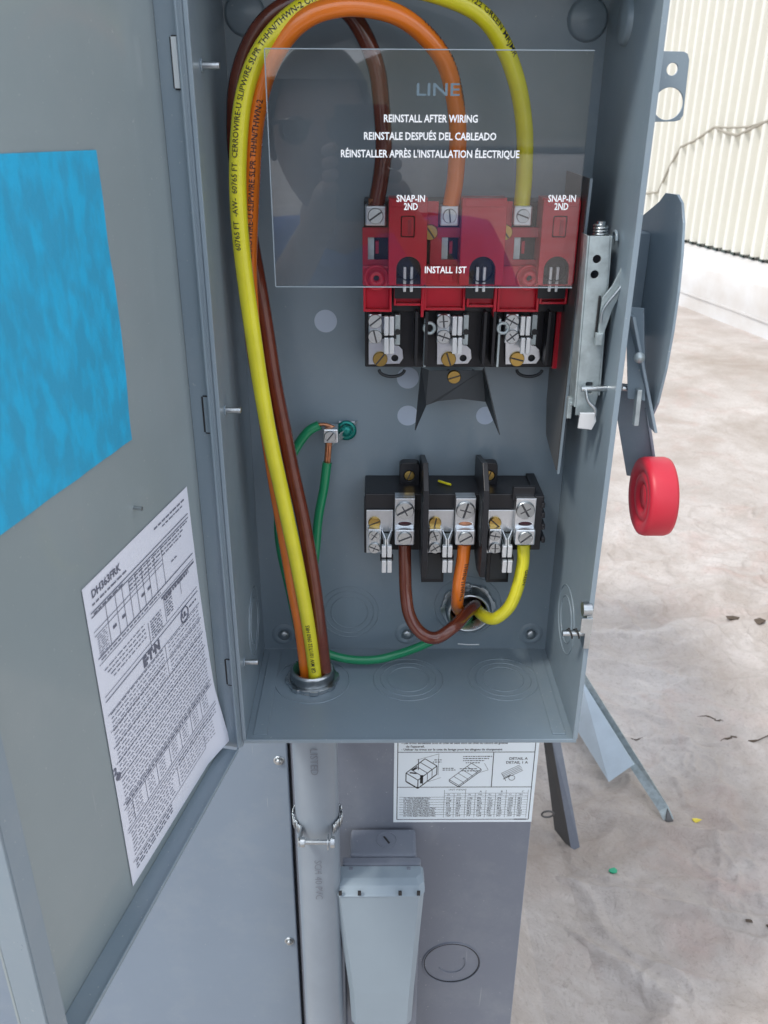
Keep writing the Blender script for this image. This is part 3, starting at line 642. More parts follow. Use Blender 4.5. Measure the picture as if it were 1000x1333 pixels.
b = MB(); b.box(xa, xb, UY-.052, UY-.0405, zb, zf, UNIT2); b.build('base_frame', rb, bevel=.0025)
xc0, xc1, _, _ = rect(435, 1150, 553, 1170, UY-.075)
zc1 = aty(495, 1136, UY-.062).z; fyc = UY-.085
zl = aty(495, 1168, fyc).z
# lid: a hood that tapers downwards; profile lofted
def lid_ring(z, hw, yf, yb, cx_): return [(cx_-hw, yb, z), (cx_-hw, yf+.006, z), (cx_-hw+.006, yf, z), (cx_+hw-.006, yf, z), (cx_+hw, yf+.006, z), (cx_+hw, yb, z)]
cxm = (xc0+xc1)/2; hw = (xc1-xc0)/2
b = MB(); rings = [lid_ring(zc1, hw-.004, fyc+.016, UY-.053, cxm), lid_ring(zc1-.003, hw-.001, fyc+.008, UY-.053, cxm), lid_ring(zc1-.010, hw, fyc+.002, UY-.053, cxm), lid_ring(zl, hw, fyc, UY-.053, cxm),
     lid_ring(zl-.002, hw-.001, fyc+.002, UY-.053, cxm), lid_ring(zl-.16, hw-.012, fyc+.002, UY-.053, cxm+.003), lid_ring(zl-.22, hw-.014, fyc+.004, UY-.053, cxm+.003)]
vs = [v for r_ in rings for v in r_]; fs = [(i*6+k, i*6+k+1, i*6+k+7, i*6+k+6) for i in range(len(rings)-1) for k in range(5)]+[(0, 1, 2, 3, 4, 5)]
b.add(vs, fs, RC); b.build('lid', rb, bevel=.0012)
for x in (443, 468, 521, 545):
    c = aty(x, 1163, fyc-.0002); b = MB(); b.box(c.x-.0018, c.x+.0018, fyc-.0009, fyc+.001, c.z-.0028, c.z+.0028, INK); b.build('hinge_notch', rb)
for x in (457, 532):
    c = aty(x, 1128, UY-.053); b = MB(); b.cyl((c.x-.002, UY-.056, zf-.004), (c.x+.002, UY-.056, zf-.004), .0035, UNIT2, 14); b.box(c.x-.001, c.x+.001, UY-.058, UY-.0525, zc1-.002, zf-.004, RC); b.build('hinge_knuckle', rb)

# ================================================================== LINE TERMINAL BLOCK with red cover
ltb = thing('line_terminal_block', 'line side switch block with red snap-in covers and three fuse clips below', 'terminal block', tuple(aty(600, 400, 0)))
def bx(B, x0, y0, x1, y1, Yf, Yb, m, Yp=None):       # box whose front face covers a photo rectangle at depth Yf
    a, b_, c, d = rect(x0, y0, x1, y1, Yf if Yp is None else Yp); B.box(a, b_, Yf, Yb, c, d, m); return B
YC = -.066      # raised fronts
YR = -.052      # recessed fronts
# black bases
b = MB(); bx(b, 474, 262, 741, 406, YR+.012, -.001, BLACK); b.build('upper_base', ltb, bevel=.001)
b = MB(); bx(b, 475, 402, 722, 478, -.032, -.001, BLACK); b.build('lower_base', ltb, bevel=.001)
def plane_xz(px, py, Y): p = aty(px, py, Y); return (p.x, p.z)
def arch(px0, px1, pyt, pyb, Y):
    x0, x1, z0, z1 = rect(px0, pyt, px1, pyb, Y); r = (x1-x0)/2; cx_ = (x0+x1)/2
    return [(x0, z0), (x1, z0)]+[(cx_+r*math.cos(R(a)), z1-r+r*math.sin(R(a))) for a in range(0, 181, 15)], (x0, x1, z0, z1)
raised = ((506, 556, 516, 548, 1), (600, 658, 611, 645, 0), (704, 752, 708, 741, 1))
for (px0, px1, ax0, ax1, slot) in raised:
    b = MB(); x0, x1, z0, z1 = rect(px0, 258, px1, 372, YC); outer = rrect(x0, x1, z0, z1, .003)
    hole, (hx0, hx1, hz0, hz1) = arch(ax0, ax1, 334, 376, YC); hz0c = z0+.0008
    hole = [(p[0], max(p[1], hz0c)) for p in hole]
    loops = [outer, hole]
    if slot:
        sx = (px0+px1)/2+(0 if px0 < 600 else 1); s0, s1, sz0, sz1 = rect(sx-9, 281, sx+9, 309, YC); loops.append(rrect(s0, s1, sz0, sz1, .0012))
    b.plate('y', loops, YC+.002, .004, RED, .0005)
    cov = b.build('cover', ltb, label='raised red cover')
    b = MB(); b.box(x0, x0+.002, YC+.0042, YR+.01, z0, z1, RED); b.box(x1-.002, x1, YC+.0042, YR+.01, z0, z1, RED); b.box(x0+.002, x1-.002, YC+.0042, YR+.01, z1-.002, z1, RED); b.build('cover_rim', cov)
    # slightly stepped rib along the top of each cover
    b = MB(); b.plate('y', [rrect(x0+.002, x1-.002, z1-.006, z1-.001, .001)], YC-.0006, .001, RED, .0003); b.build('cover_ridge', cov)
    if slot:
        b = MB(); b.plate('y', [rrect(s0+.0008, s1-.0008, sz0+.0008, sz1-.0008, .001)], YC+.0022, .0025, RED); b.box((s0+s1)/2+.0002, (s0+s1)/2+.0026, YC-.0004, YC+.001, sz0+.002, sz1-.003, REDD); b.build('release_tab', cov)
    # arch: black chute with bright contact blades
    b = MB(); b.box(hx0-.001, hx1+.001, YC+.0115, YC+.0135, z0-.012, hz1+.001, BLACK)
    cx_ = (hx0+hx1)/2; rr = (hx1-hx0)/2
    b.lathe((cx_, YC+.0045, hz1-rr), (0, 1, 0), [(rr, 0), (rr*.94, .003), (rr*.92, .0065)], BLACK, 32)
    b.build('chute', ltb)
    for k in (-1, 1):
        b = MB(); b.box(cx_+k*.0027-.0012, cx_+k*.0027+.0012, YC+.0075, YC+.0113, hz1-.028, hz1-.009, WHTMET); b.build('contact_blade', ltb, bevel=.0005)
# recessed bays between
bays = ((472, 507, 479, 508, 475, 503), (560, 601, 575, 601, 573, 598), (657, 706, 669, 705, 669, 693))
for i, (px0, px1, dx0, dx1, l0, l1) in enumerate(bays):
    b = MB(); x0, x1, z0, z1 = rect(px0, 296, px1, 346, YR)
    w0, w1, w2, w3 = rect(dx0, 309, dx1, 338, YR)
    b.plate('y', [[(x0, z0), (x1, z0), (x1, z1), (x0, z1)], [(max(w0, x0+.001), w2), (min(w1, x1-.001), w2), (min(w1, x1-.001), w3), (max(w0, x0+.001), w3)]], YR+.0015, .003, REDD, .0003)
    if i: bx(b, px0-(5 if i == 1 else 0), 262, l0-2, 295, YR+.001, YR+.004, RED)
    b.build('bay_frame', ltb)
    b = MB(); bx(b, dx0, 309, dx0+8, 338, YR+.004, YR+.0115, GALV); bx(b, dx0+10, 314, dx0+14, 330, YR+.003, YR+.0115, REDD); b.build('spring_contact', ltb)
    # lug with bore, set screw
    b = MB(); xx0, xx1, zz0, zz1 = rect(l0, 268, l1, 294, YR-.006); b.box(xx0, xx1, YR-.006, YR+.0115, zz0, zz1, ALU); lug = b.build('lug', ltb, bevel=.0012)
    screw(lug, ((xx0+xx1)/2, YR-.0062, (zz0+zz1)/2), (xx1-xx0)*.36, m=ZINC, rot=.6+i*1.1, name='set_screw', tall=.25)
for x, y in ((560, 302), (657, 302)):
    screw(ltb, aty(x, y, YR+.0), .0058, m=BRASS, name='brass_screw', rot=2.2, tall=.4)
# skirt row: y 346..372 with round bosses and the INSTALL 1ST tab, then the hollow boxes to y 405
b = MB(); bx(b, 472, 346, 510, 372, YR-.002, YR+.009, RED); bx(b, 553, 346, 608, 372, YR-.002, YR+.009, RED); bx(b, 650, 346, 704, 372, YR-.002, YR+.009, RED); b.build('skirt', ltb, bevel=.0012)
b = MB(); bx(b, 572, 357, 590, 366, YR-.004, YR-.0022, RED); b.build('lift_tab', ltb, bevel=.0006)
for x in (490, 688):
    c = aty(x, 361, YR-.002); b = MB(); b.lathe(c, (0, -1, 0), [(.0100, 0), (.0098, .003), (.0080, .0032), (.0076, .001), (.0062, .001), (.0058, .006), (.0025, .0062), (.0022, .001)], RED, 36); b.cyl(c+Vector((0, -.0015, 0)), c+Vector((0, -.0012, 0)), .0028, INK, 20); b.build('boss', ltb)
YS = YR+.002
def hollow(px0, px1, py0, py1, lab_=None):
    b = MB(); x0, x1, z0, z1 = rect(px0, py0, px1, py1, YS); t_ = .0018
    b.box(x0, x0+t_, YS, YR+.028, z0, z1, RED); b.box(x1-t_, x1, YS, YR+.028, z0, z1, RED); b.box(x0+t_, x1-t_, YS, YR+.028, z0, z0+t_, RED)
    b.box(x0+t_, x1-t_, YR+.0085, YR+.0105, z0+t_, z1, RED); b.build('skirt_box', ltb, bevel=.0004)
hollow(473, 510, 373, 406); hollow(513, 551, 373, 398); hollow(552, 606, 373, 404); hollow(608, 646, 373, 400); hollow(648, 702, 373, 406); hollow(703, 739, 373, 396)
for x in (550, 645):
    b = MB(); bx(b, x-2, 373, x+2, 413, YS-.001, YR+.02, RED); b.build('post', ltb, bevel=.0005)
# red right cheek running down and back
b = MB(); p = [aty(752, 262, YC), aty(740, 405, YR), aty(724, 492, -.02), aty(706, 482, -.002)]
Xc = aty(741, 400, YR).x
b.box(Xc, Xc+.002, YR+.002, -.002, aty(730, 490, -.03).z, aty(741, 300, YR).z, RED); bx(b, 722, 405, 733, 480, -.03, -.004, RED); b.build('cheek', ltb, bevel=.0006)
# fuse clip assemblies
for i, ox in enumerate((0, 89, 178)):
    sc_ = (0, 0, 0)[i]
    X = lambda v: v+ox
    yc = -.036
    cl = MB(); x0, x1, z0, z1 = rect(X(481), 412, X(527), 472, yc)
    pts = [plane_xz(X(480), 412, yc), plane_xz(X(514), 412, yc), plane_xz(X(514), 449, yc), plane_xz(X(519), 450, yc), plane_xz(X(524), 455, yc), plane_xz(X(525), 466, yc), plane_xz(X(520), 473, yc), plane_xz(X(480), 474, yc)]
    hc = plane_xz(X(514), 466, yc)
    cl.plate('y', [pts, circ(hc[0], hc[1], .0030, 18)], yc, .0016, ALU, .0002); pl = cl.build('clip_plate', ltb)
    b = MB(); bx(b, X(480), 409, X(497), 447, yc-.012, yc-.001, ALU); sb = b.build('small_lug', ltb, bevel=.001)
    for yy in (418, 438): screw(sb, aty(X(488.5), yy, yc-.0122), .0058, m=ZINC, name='set_screw', rot=.5+yy+i, tall=.25, kind='combo' if i else 'slot')
    for k, xx in ((-1, 503), (1, 510)):
        for (ya, yb_) in ((412, 437), (440, 461)):
            b = MB(); a0, a1, c0, c1_ = rect(X(xx)-3, ya, X(xx)+3, yb_, yc-.016); b.plate('y', [rrect(a0, a1, c0, c1_, .0008)], yc-.014, .004, WHTMET, .0006); b.box((a0+a1)/2-.0005, (a0+a1)/2+.0005, yc-.012, yc-.001, c0+.002, c1_-.002, GALV); b.build('fuse_clip', ltb)
    b = MB(); bx(b, X(514), 410, X(521), 449, yc-.008, yc-.001, GALV); c = aty(X(518), 432, yc-.0085); b.cyl(c, c+Vector((0, -.0004, 0)), .0024, INK, 14); b.build('clip_backstop', ltb, bevel=.0004)
    b = MB(); bx(b, X(496), 436, X(516), 441, yc-.010, yc-.004, INK); b.build('spring_band', ltb)
    screw(ltb, aty(X(495), 467, yc-.001), .0062, m=BRASS, name='brass_screw', rot=.9+i, tall=.3)
    b = MB(); cc = aty(X(510), 479, -.012); b.tube([cc+Vector((.011*math.cos(R(a)), -.006, .006*math.sin(R(a)))) for a in range(180, 361, 15)], .0014, BLACKP, 8); b.build('wire_loop', ltb)
for x in (552, 648):
    b = MB(); bx(b, x, 415, x+3, 478, -.050, -.034, GALV); c = aty(x+7, 427, -.050); b.ring(c, (0, 1, 0), .0042, .0016, GALV, 20); b.build('barrier_clip', ltb, bevel=.0004)
# the black barriers between the poles
for x in (540, 553, 629, 641, 712):
    b = MB(); bx(b, x, 406, x+4, 476, -.052, -.0325, BLACK); b.build('pole_barrier', ltb, bevel=.0004)
# ---- black insulating paper apron under the block
ap = thing('insulating_apron', 'black folded insulating sheet hanging below the line block', 'insulator', tuple(aty(595, 490, -.02)))
def V3(px, py, Y): return aty(px, py, Y)
b = MB(); Ya = -.026
b.add([V3(558, 482, Ya), V3(628, 482, Ya), V3(632, 523, Ya-.006), V3(600, 519, Ya-.004), V3(570, 522, Ya-.004), V3(554, 528, Ya-.006)], [(0, 1, 2, 3, 4, 5)], BLACKP)
b.add([V3(548, 478, Ya-.004), V3(558, 482, Ya), V3(554, 528, Ya-.006), V3(540, 560, -.055)], [(0, 1, 2, 3)], BLACKP)
b.add([V3(628, 482, Ya), V3(630, 478, Ya-.028), V3(650, 566, -.06), V3(632, 523, Ya-.006)], [(0, 1, 2, 3)], BLACKP)
o = b.build('sheet', ap); sm = o.modifiers.new('solid', 'SOLIDIFY'); sm.thickness = .0008
screw(ap, aty(591, 490, Ya-.001), .0058, m=BRASS, name='brass_screw', rot=.3, tall=.4)

# ================================================================== LOAD FUSE BLOCK
lfb = thing('load_fuse_block', 'black load side fuse block with three poles above the back wall hub', 'fuse block', tuple(aty(595, 680, 0)))
YB = -.045
b = MB(); bx(b, 475, 643, 703, 664, YB, -.001, BLACK); b.build('body', lfb, bevel=.0008)
b = MB(); bx(b, 474, 660, 478, 720, YB, -.02, BLACK); bx(b, 476, 660, 700, 716, YB+.012, -.001, BLACK); b.build('pole_bed', lfb, bevel=.0008)
for x0_, x1_ in ((549, 578), (634, 663)):
    b = MB(); bx(b, x0_, 715, x1_, 758, YB+.010, -.001, BLACK); b.box(*(lambda r: (r[0]+.003, r[1]-.002, YB+.009, YB+.0099, r[2]+.004, r[3]-.004))(rect(x0_, 715, x1_, 758, YB+.01)), BLACKP); b.build('foot', lfb, bevel=.001)
for x0_, x1_, sx in ((520, 546, 533), (622, 647, 637)):
    xx0, xx1, zz0, zz1 = rect(x0_, 602, x1_, 652, YB+.024); c = aty(sx, 619, YB+.024)
    b = MB(); b.plate('y', [rrect(xx0, xx1, zz0, zz1, .004), circ(c.x, c.z, .0050, 20)], YB+.028, .010, BLACK, .0006); b.build('mounting_lobe', lfb)
    screw(lfb, (c.x, YB+.026, c.z), .0048, m=BRASS, name='brass_screw', rot=1.2, tall=.4)
# barrier walls, planes x = const, lower front corners drawn out
for (xt, xb_) in ((549, 555), (626, 633)):
    Xb = aty((xt+xb_)/2+2, 640, YB-.018).x
    b = MB(); zt2 = aty(xt, 608, YB-.02).z; zb2 = aty(xb_, 752, YB-.03).z
    prof = [(YB+.004, zt2-.004), (YB-.010, zt2), (YB-.030, zt2-.018), (YB-.036, zb2+.02), (YB-.033, zb2+.002), (YB-.006, zb2-.004), (-.004, zb2+.012), (-.004, zt2-.012)]
    b.plate('x', [prof], Xb, .0048, BLACK, .0006); wl_ = b.build('barrier', lfb)
    b = MB(); b.plate('x', [[(YB-.006, zt2-.03), (YB-.026, zt2-.03), (YB-.028, zb2+.03), (YB-.006, zb2+.03)]], Xb-.0028, .0008, BLACKP, .0001); b.build('barrier_panel', wl_)
# right end: stepped cheek with teeth
b = MB(); bx(b, 668, 634, 697, 652, YB-.006, YB-.0005, BLACK); bx(b, 694, 646, 706, 716, YB-.010, -.001, BLACK)
for yy in (655, 668, 683, 700): bx(b, 705, yy, 710, yy+7, YB-.012, YB+.004, BLACK)
b.build('end_cheek', lfb, bevel=.0008)
for i, ox in enumerate((0, 79, 157)):
    X = lambda v: v+ox
    ys = YB-.001
    b = MB(); bx(b, X(477), 664, X(512), 692, ys-.0015, ys, ALU); bx(b, X(477), 690, X(482), 720, ys-.0015, ys, ALU); pl = b.build('pole_plate', lfb, bevel=.0005)
    screw(pl, aty(X(487.5), 680, ys-.0016), .0056, m=BRASS, name='brass_screw', rot=.4+i, tall=.35)
    b = MB(); bx(b, X(479), 689, X(496), 720, ys-.010, ys-.0016, ALU); sb = b.build('small_lug', lfb, bevel=.001)
    for yy in (697, 713): screw(sb, aty(X(487.5), yy, ys-.0102), .0052, m=ZINC, name='set_screw', rot=yy*.7+i, tall=.25, kind='combo')
    # fuse clip: two spring jaws converging forward
    for k in (-1, 1):
        c = X(503.5)
        b = MB(); b.add([aty(c+k*7, 690, ys-.002), aty(c+k*7, 695, ys-.002), aty(c+k*2, 712, ys-.016), aty(c+k*2, 690+12, ys-.016)], [(0, 1, 2, 3)], WHTMET); o = b.build('clip_arm', lfb); sm = o.modifiers.new('s', 'SOLIDIFY'); sm.thickness = .001
        for (ya, yb_) in ((711, 726), (730, 746)):
            a0, a1, c0, c1_ = rect(c+k*3.6-2.9, ya, c+k*3.6+2.9, yb_, ys-.018); b = MB(); b.plate('y', [rrect(a0, a1, c0, c1_, .0006)], ys-.016, .004, WHTMET, .0006); b.box((a0+a1)/2-.0005, (a0+a1)/2+.0005, ys-.014, ys-.001, c0+.001, c1_-.001, GALV); b.build('fuse_clip', lfb)
    b = MB(); bx(b, X(495), 726, X(512), 730, ys-.013, ys-.006, INK); bx(b, X(500), 696, X(507), 735, ys-.004, ys-.0005, GALV); b.build('spring_band', lfb)
    # big lug: tall body, hex socket screw, inspection window, set screw block below
    b = MB(); lx = rect(X(514), 649, X(540), 694, ys-.010); wn = aty(X(527), 682, ys-.010)
    b.plate('y', [[(lx[0], lx[2]), (lx[1], lx[2]), (lx[1], lx[3]), (lx[0], lx[3])], circ(wn.x, wn.z, .0060, 20, .0020)], ys-.0075, .005, ALU, .0005)
    b.box(lx[0]+.0002, lx[1]-.0002, ys-.0048, ys+.003, lx[2], lx[3], ALU); lug = b.build('lug', lfb)
    b = MB(); b.lathe((wn.x, ys-.006, wn.z), (0, 1, 0), [(.0055, 0), (.0001, .0002)], mat('lug_window_%d' % i, (.10, .02, .03), .5) if i != 1 else COPPER, 20); b.build('inspection_window', lug)
    screw(lug, aty(X(527), 664, ys-.0102), .0083, m=ZINC, name='hex_socket_screw', rot=.5+i*.8, tall=.22, kind='combo')
    b = MB(); a0, a1, c0, c1_ = rect(X(514), 690, X(540), 710, ys-.016); b.box(a0, a1, ys-.016, ys+.006, c0, c1_, ALU); lo = b.build('lug_block', lfb, bevel=.0012)
    screw(lo, ((a0+a1)/2, ys-.0162, (c0+c1_)/2), .0064, m=ZINC, name='set_screw', rot=.4+i*.15, tall=.25)
b = MB(); zs_ = aty(600, 643, YB).z+.0016
b.tube([atz(571, 626, zs_), atz(577, 628, zs_), atz(587, 631, zs_)], .0012, YEL, 8); tag(b.build('insulation_shaving'), 'tiny yellow insulation shaving lying on the black load fuse block', 'shaving')

# ================================================================== WIRES
def wire(pts, r, m, label, group, prints=(), cu=None, cu_end=None):
    P = [aty(*p) for p in pts]; sp = spline(P, 10); sd_ = len(label)*.37
    sp = [q+Vector((noise.noise(Vector((i*.07, sd_, 0))), noise.noise(Vector((i*.07, sd_, 9))), 0))*.0011*min(1, i/12, (len(sp)-1-i)/12) for i, q in enumerate(sp)]
    th = thing('insulated_wire', label, 'wire', tuple(sp[0]), group)
    b = MB(); b.tube(sp, r, m, 20); b.build('insulation', th)
    if cu:
        Q = spline([aty(*p) for p in cu], 6); b = MB()
        for k in range(7):
            a = 2*math.pi*k/6; o_ = Vector((math.cos(a), .3*math.sin(a), 0))*(r*.42 if k < 6 else 0)
            b.tube([q+o_ for q in Q], r*.28, COPPER, 7)
        b.build('copper_strands', th)
    if prints:
        L_ = [0]
        for i in range(1, len(sp)): L_.append(L_[-1]+(sp[i]-sp[i-1]).length)
        def at(s):
            s = max(0, min(s, L_[-1]-1e-6)); i = max(j for j in range(len(L_)-1) if L_[j] <= s); f = (s-L_[i])/(L_[i+1]-L_[i])
            i0, i1 = max(i-1, 0), min(i+2, len(sp)-1); return sp[i]*(1-f)+sp[i+1]*f, (sp[i1]-sp[i0]).normalized()
        for (frac, st, size, shift, dirn) in prints:
            # frac = nearest path parameter given by photo height index
            s0 = L_[min(range(len(sp)), key=lambda j: (sp[j]-aty(*frac)).length)]
            def fn(x, y, s0=s0, shift=shift, dirn=dirn):
                p, t_ = at(s0+x*dirn*.95); n_ = Vector((0, -1, 0)); n_ = (n_-t_*n_.dot(t_)).normalized(); bt = (t_*dirn).cross(n_).normalized()*-1
                a = y/r*1.0+shift; return p+(n_*math.cos(a)+bt*math.sin(a))*(r+.0003)
            b = MB(); vs_, fs_ = text_mesh(st, size, 'LEFT', .00004); b.add([(v[0], v[1], 0) for v in vs_], fs_, INK)
            bmesh.ops.triangulate(b.bm, faces=b.bm.faces); bmesh.ops.subdivide_edges(b.bm, edges=[e_ for e_ in b.bm.edges if e_.calc_length() > size*.2], cuts=3)
            for v in b.bm.verts: v.co = fn(v.co.x, v.co.y)
            b.build('wire_print', th)
    return th
RW = .0063
wire([(411, 905, -.062), (410, 880, -.064), (402, 820, -.070), (388, 740, -.078), (371, 660, -.084), (352, 570, -.088), (335, 470, -.090), (321, 380, -.090), (312, 290, -.089), (309, 210, -.088), (314, 140, -.087), (330, 85, -.086), (357, 42, -.085), (395, 10, -.084), (450, -12, -.082), (520, -18, -.080), (580, -5, -.076), (625, 18, -.072), (655, 58, -.067), (674, 110, -.061), (683, 170, -.056), (683, 225, -.052), (679, 270, -.050)],
     RW, YEL, 'thick yellow printed wire looping over the top to the rightmost line lug', 'line side supply wires',
     prints=(((313, 328, -.09), '60765 FT  -AW-  60765 FT  CERROWIRE-U SLIPWIRE SLPR THHN/THWN-2 OR MTW', .0056, -.05, 1), ((560, -10, -.077), 'MTW 10/17/22 GREEN MRJMR', .0060, .35, 1), ((409, 870, -.066), 'GR MW 10/17/22 0960 HRS', .0052, -.3, 1)))
wire([(400, 905, -.055), (399, 880, -.056), (391, 820, -.060), (381, 760, -.064), (369, 690, -.068), (354, 600, -.071), (342, 520, -.072), (330, 440, -.072), (324, 370, -.072), (324, 300, -.073), (327, 230, -.075), (333, 160, -.078), (346, 100, -.082), (370, 52, -.085), (402, 22, -.087), (440, 9, -.087), (478, 9, -.085), (518, 20, -.081), (553, 45, -.075), (578, 80, -.068), (592, 125, -.061), (597, 175, -.056), (594, 225, -.053), (587, 268, -.051)],
     RW+.0002, ORG, 'thick orange wire arching down to the middle line lug', 'line side supply wires',
     prints=(((325, 345, -.072), 'CERROWIRE-U SLIPWIRE SLPR THHN/THWN-2', .0058, -.5, 1), ((545, 36, -.077), 'THHN OR MTW GREEN', .006, .9, 1)))
wire([(424, 905, -.058), (423, 870, -.060), (415, 810, -.062), (406, 740, -.063), (393, 670, -.063), (378, 600, -.063), (364, 530, -.063), (350, 450, -.062), (337, 370, -.060), (322, 290, -.058), (310, 220, -.057), (306, 160, -.058), (309, 110, -.060), (322, 66, -.062), (346, 28, -.063), (380, 4, -.063), (415, -2, -.062), (448, 10, -.060), (472, 40, -.058), (487, 80, -.056), (496, 130, -.054), (500, 185, -.052), (496, 230, -.051), (489, 268, -.050)],
     RW, BRN, 'thick brown wire curving down to the leftmost line lug', 'line side supply wires', cu=[(487, 258, -.0535), (487, 270, -.052)])
YL = YB-.006
wire([(527, 707, YL), (527, 735, YL), (528, 770, YL-.006), (534, 802, YL-.014), (548, 824, YL-.020), (568, 830, YL-.022), (590, 816, YL-.016), (606, 800, YL+.004), (617, 790, -.028), (620, 786, .0), (618, 786, .05)], RW*.94, BRN, 'short brown wire dipping from the left load lug into the hub', 'load side wires')
wire([(605, 707, YL), (602, 735, YL), (597, 765, YL), (595, 785, YL+.01), (598, 795, -.02), (603, 797, .01), (608, 797, .05)], RW*.96, ORG, 'short straight orange wire from the middle load lug into the hub', 'load side wires', prints=(((602, 728, YL), 'THHN/THWN-2', .006, .2, 1),))
wire([(682, 707, YL), (681, 730, YL), (675, 762, YL-.004), (663, 790, YL-.006), (645, 805, YL-.002), (630, 802, YL+.012), (621, 793, -.015), (617, 788, .015), (614, 785, .05)], RW*.94, YEL, 'short yellow wire curling from the right load lug into the hub', 'load side wires', prints=(((680, 740, YL-.002), 'GREEN', .005, .3, 1),))
wire([(400, 905, -.050), (397, 880, -.048), (390, 830, -.040), (378, 770, -.034), (366, 715, -.030), (362, 670, -.026), (368, 625, -.022), (382, 588, -.020), (399, 563, -.019), (416, 553, -.018)], .0043, GRN, 'green ground wire rising behind the supply wires to the ground lug', 'green ground wires', cu=[(413, 554, -.018), (421, 552, -.018), (433, 556, -.016)])
wire([(426, 602, -.018), (422, 630, -.020), (416, 670, -.022), (411, 715, -.024), (407, 760, -.027), (408, 810, -.030), (420, 845, -.034), (448, 857, -.036), (482, 859, -.036), (515, 853, -.034), (550, 840, -.032), (585, 822, -.026), (605, 808, -.012), (612, 803, .015), (612, 803, .05)], .0043, GRN, 'green ground wire running along the floor of the box to the back hub', 'green ground wires', cu=[(426, 606, -.018), (427, 590, -.018), (429, 565, -.016)])
# ground lug
gl = thing('ground_lug', 'small zinc ground lug with a green screw on the back wall', 'lug', tuple(aty(436, 562, 0)))
b = MB(); bx(b, 421, 559, 440, 577, -.024, -.008, ALU); b.build('lug_body', gl, bevel=.001)
screw(gl, aty(430, 568, -.0242), .0052, m=ZINC, name='set_screw', rot=.9, tall=.3)
b = MB(); a, c = aty(437, 572, -.009), aty(461, 556, -.002); b.obox((a+c)/2, (c-a)/2, (0, .0009, 0), Vector((.004, 0, .0062)), GALV); bx(b, 441, 549, 462, 567, -.003, -.0005, ALU); b.build('tongue', gl, bevel=.0004)
screw(gl, aty(451, 560, -.0042), .0064, m=mat('green_screw', (.01, .22, .19), .25, metal=.5), name='green_screw', kind='hex', tall=.3)

# ================================================================== CLEAR SHIELD
YSH = -.100
sx0, sx1, sz0, sz1 = rect(352, 65, 768, 373, YSH); sx0 = aty(345, 65, YSH).x; sx1 = min(aty(774, 65, YSH).x, H-.004)
sh_ = thing('clear_shield', 'clear plastic shield with white lettering hung over the red covers', 'plastic shield', ((sx0+sx1)/2, YSH, sz0))
b = MB(); b.plate('y', [[(sx0, sz0), (sx1, sz0), (sx1, sz1), (sx0, sz1)]], YSH, .0014, CLEAR); b.build('pane', sh_)
b = MB(); e = .0003
b.box(sx0, sx1, YSH-.0009, YSH+.0009, sz1, sz1+e*2, EDGE); b.box(sx0, sx1, YSH-.0009, YSH+.0009, sz0-e*2, sz0, EDGE); b.box(sx0-e*2, sx0, YSH-.0009, YSH+.0009, sz0, sz1, EDGE); b.build('pane_edge', sh_)
def stext(st, px, py, hpx, m, wpx=None):
    c = aty(px, py, YSH-.001); k = pxs(YSH, px, py); size = hpx*k*1.4
    vs_, fs_ = text_mesh(st, size, 'CENTER', .00012); wd = max(v[0] for v in vs_)-min(v[0] for v in vs_); sx = (wpx*k/wd) if wpx else 1
    b = MB(); b.add([(c.x+v[0]*sx, YSH-.0011, c.z-hpx*k*.5+v[1]) for v in vs_], fs_, m); b.build('lettering', sh_)
stext('LINE', 570, 116, 15, BINK, 56)
stext('REINSTALL AFTER WIRING', 561, 154, 9, WINK, 122); stext('REINSTALE DESPUÉS DEL CABLEADO', 560, 177, 9, WINK, 172); stext('RÉINSTALLER APRÈS L\'INSTALLATION ÉLECTRIQUE', 560, 200, 9, WINK, 232)
stext('SNAP-IN', 535, 258, 8.5, WINK, 37); stext('2ND', 535, 268.5, 8.5, WINK, 18); stext('SNAP-IN', 732, 258, 8.5, WINK, 36); stext('2ND', 731, 268.5, 8.5, WINK, 18); stext('INSTALL 1ST', 580, 351, 8.5, WINK, 54)

# ================================================================== SWITCH MECHANISM on the right wall
mc = thing('switch_mechanism', 'galvanised switch operating channel with lever against the right inner wall', 'mechanism', tuple(aty(770, 430, -.05)))
ym = -.108
def mp(px, py, Y=None): return aty(px, py, ym if Y is None else Y)
h1, h2 = mp(777, 337), mp(774, 357)
slot = rrect(*(lambda r: (r[0], r[1], r[2], r[3]))(rect(762, 497, 771, 512, ym)), .001)
b = MB(); b.plate('y', [[plane_xz(768, 307, ym), plane_xz(794, 307, ym), plane_xz(791, 360, ym), plane_xz(778, 515, ym), plane_xz(771, 542, ym), plane_xz(749, 540, ym)], circ(h1.x, h1.z, .0030, 18), circ(h2.x, h2.z, .0030, 18), slot], ym, .0016, GALV, .0002)
b.build('channel_face', mc)
a, c = mp(794, 307), mp(778, 515); b = MB(); b.obox((a+c)/2+Vector((.0012, .012, 0)), (.0008, 0, 0), (0, .012, 0), (c-a)/2, GALV)
a, c = mp(768, 307), mp(750, 530); b.obox((a+c)/2+Vector((-.0008, .010, 0)), (.0007, 0, 0), (0, .010, 0), (c-a)/2, GALV); b.build('channel_side', mc, bevel=.0004)
c = mp(781, 307, ym+.006); b = MB(); b.cyl(c, c+Vector((0, 0, .010)), .0030, ZINC, 14)
b.tube([c+Vector((.0045*math.cos(i*.6), .0045*math.sin(i*.6), .0002*i)) for i in range(40)], .0009, ZINC, 6); b.build('spring', mc)
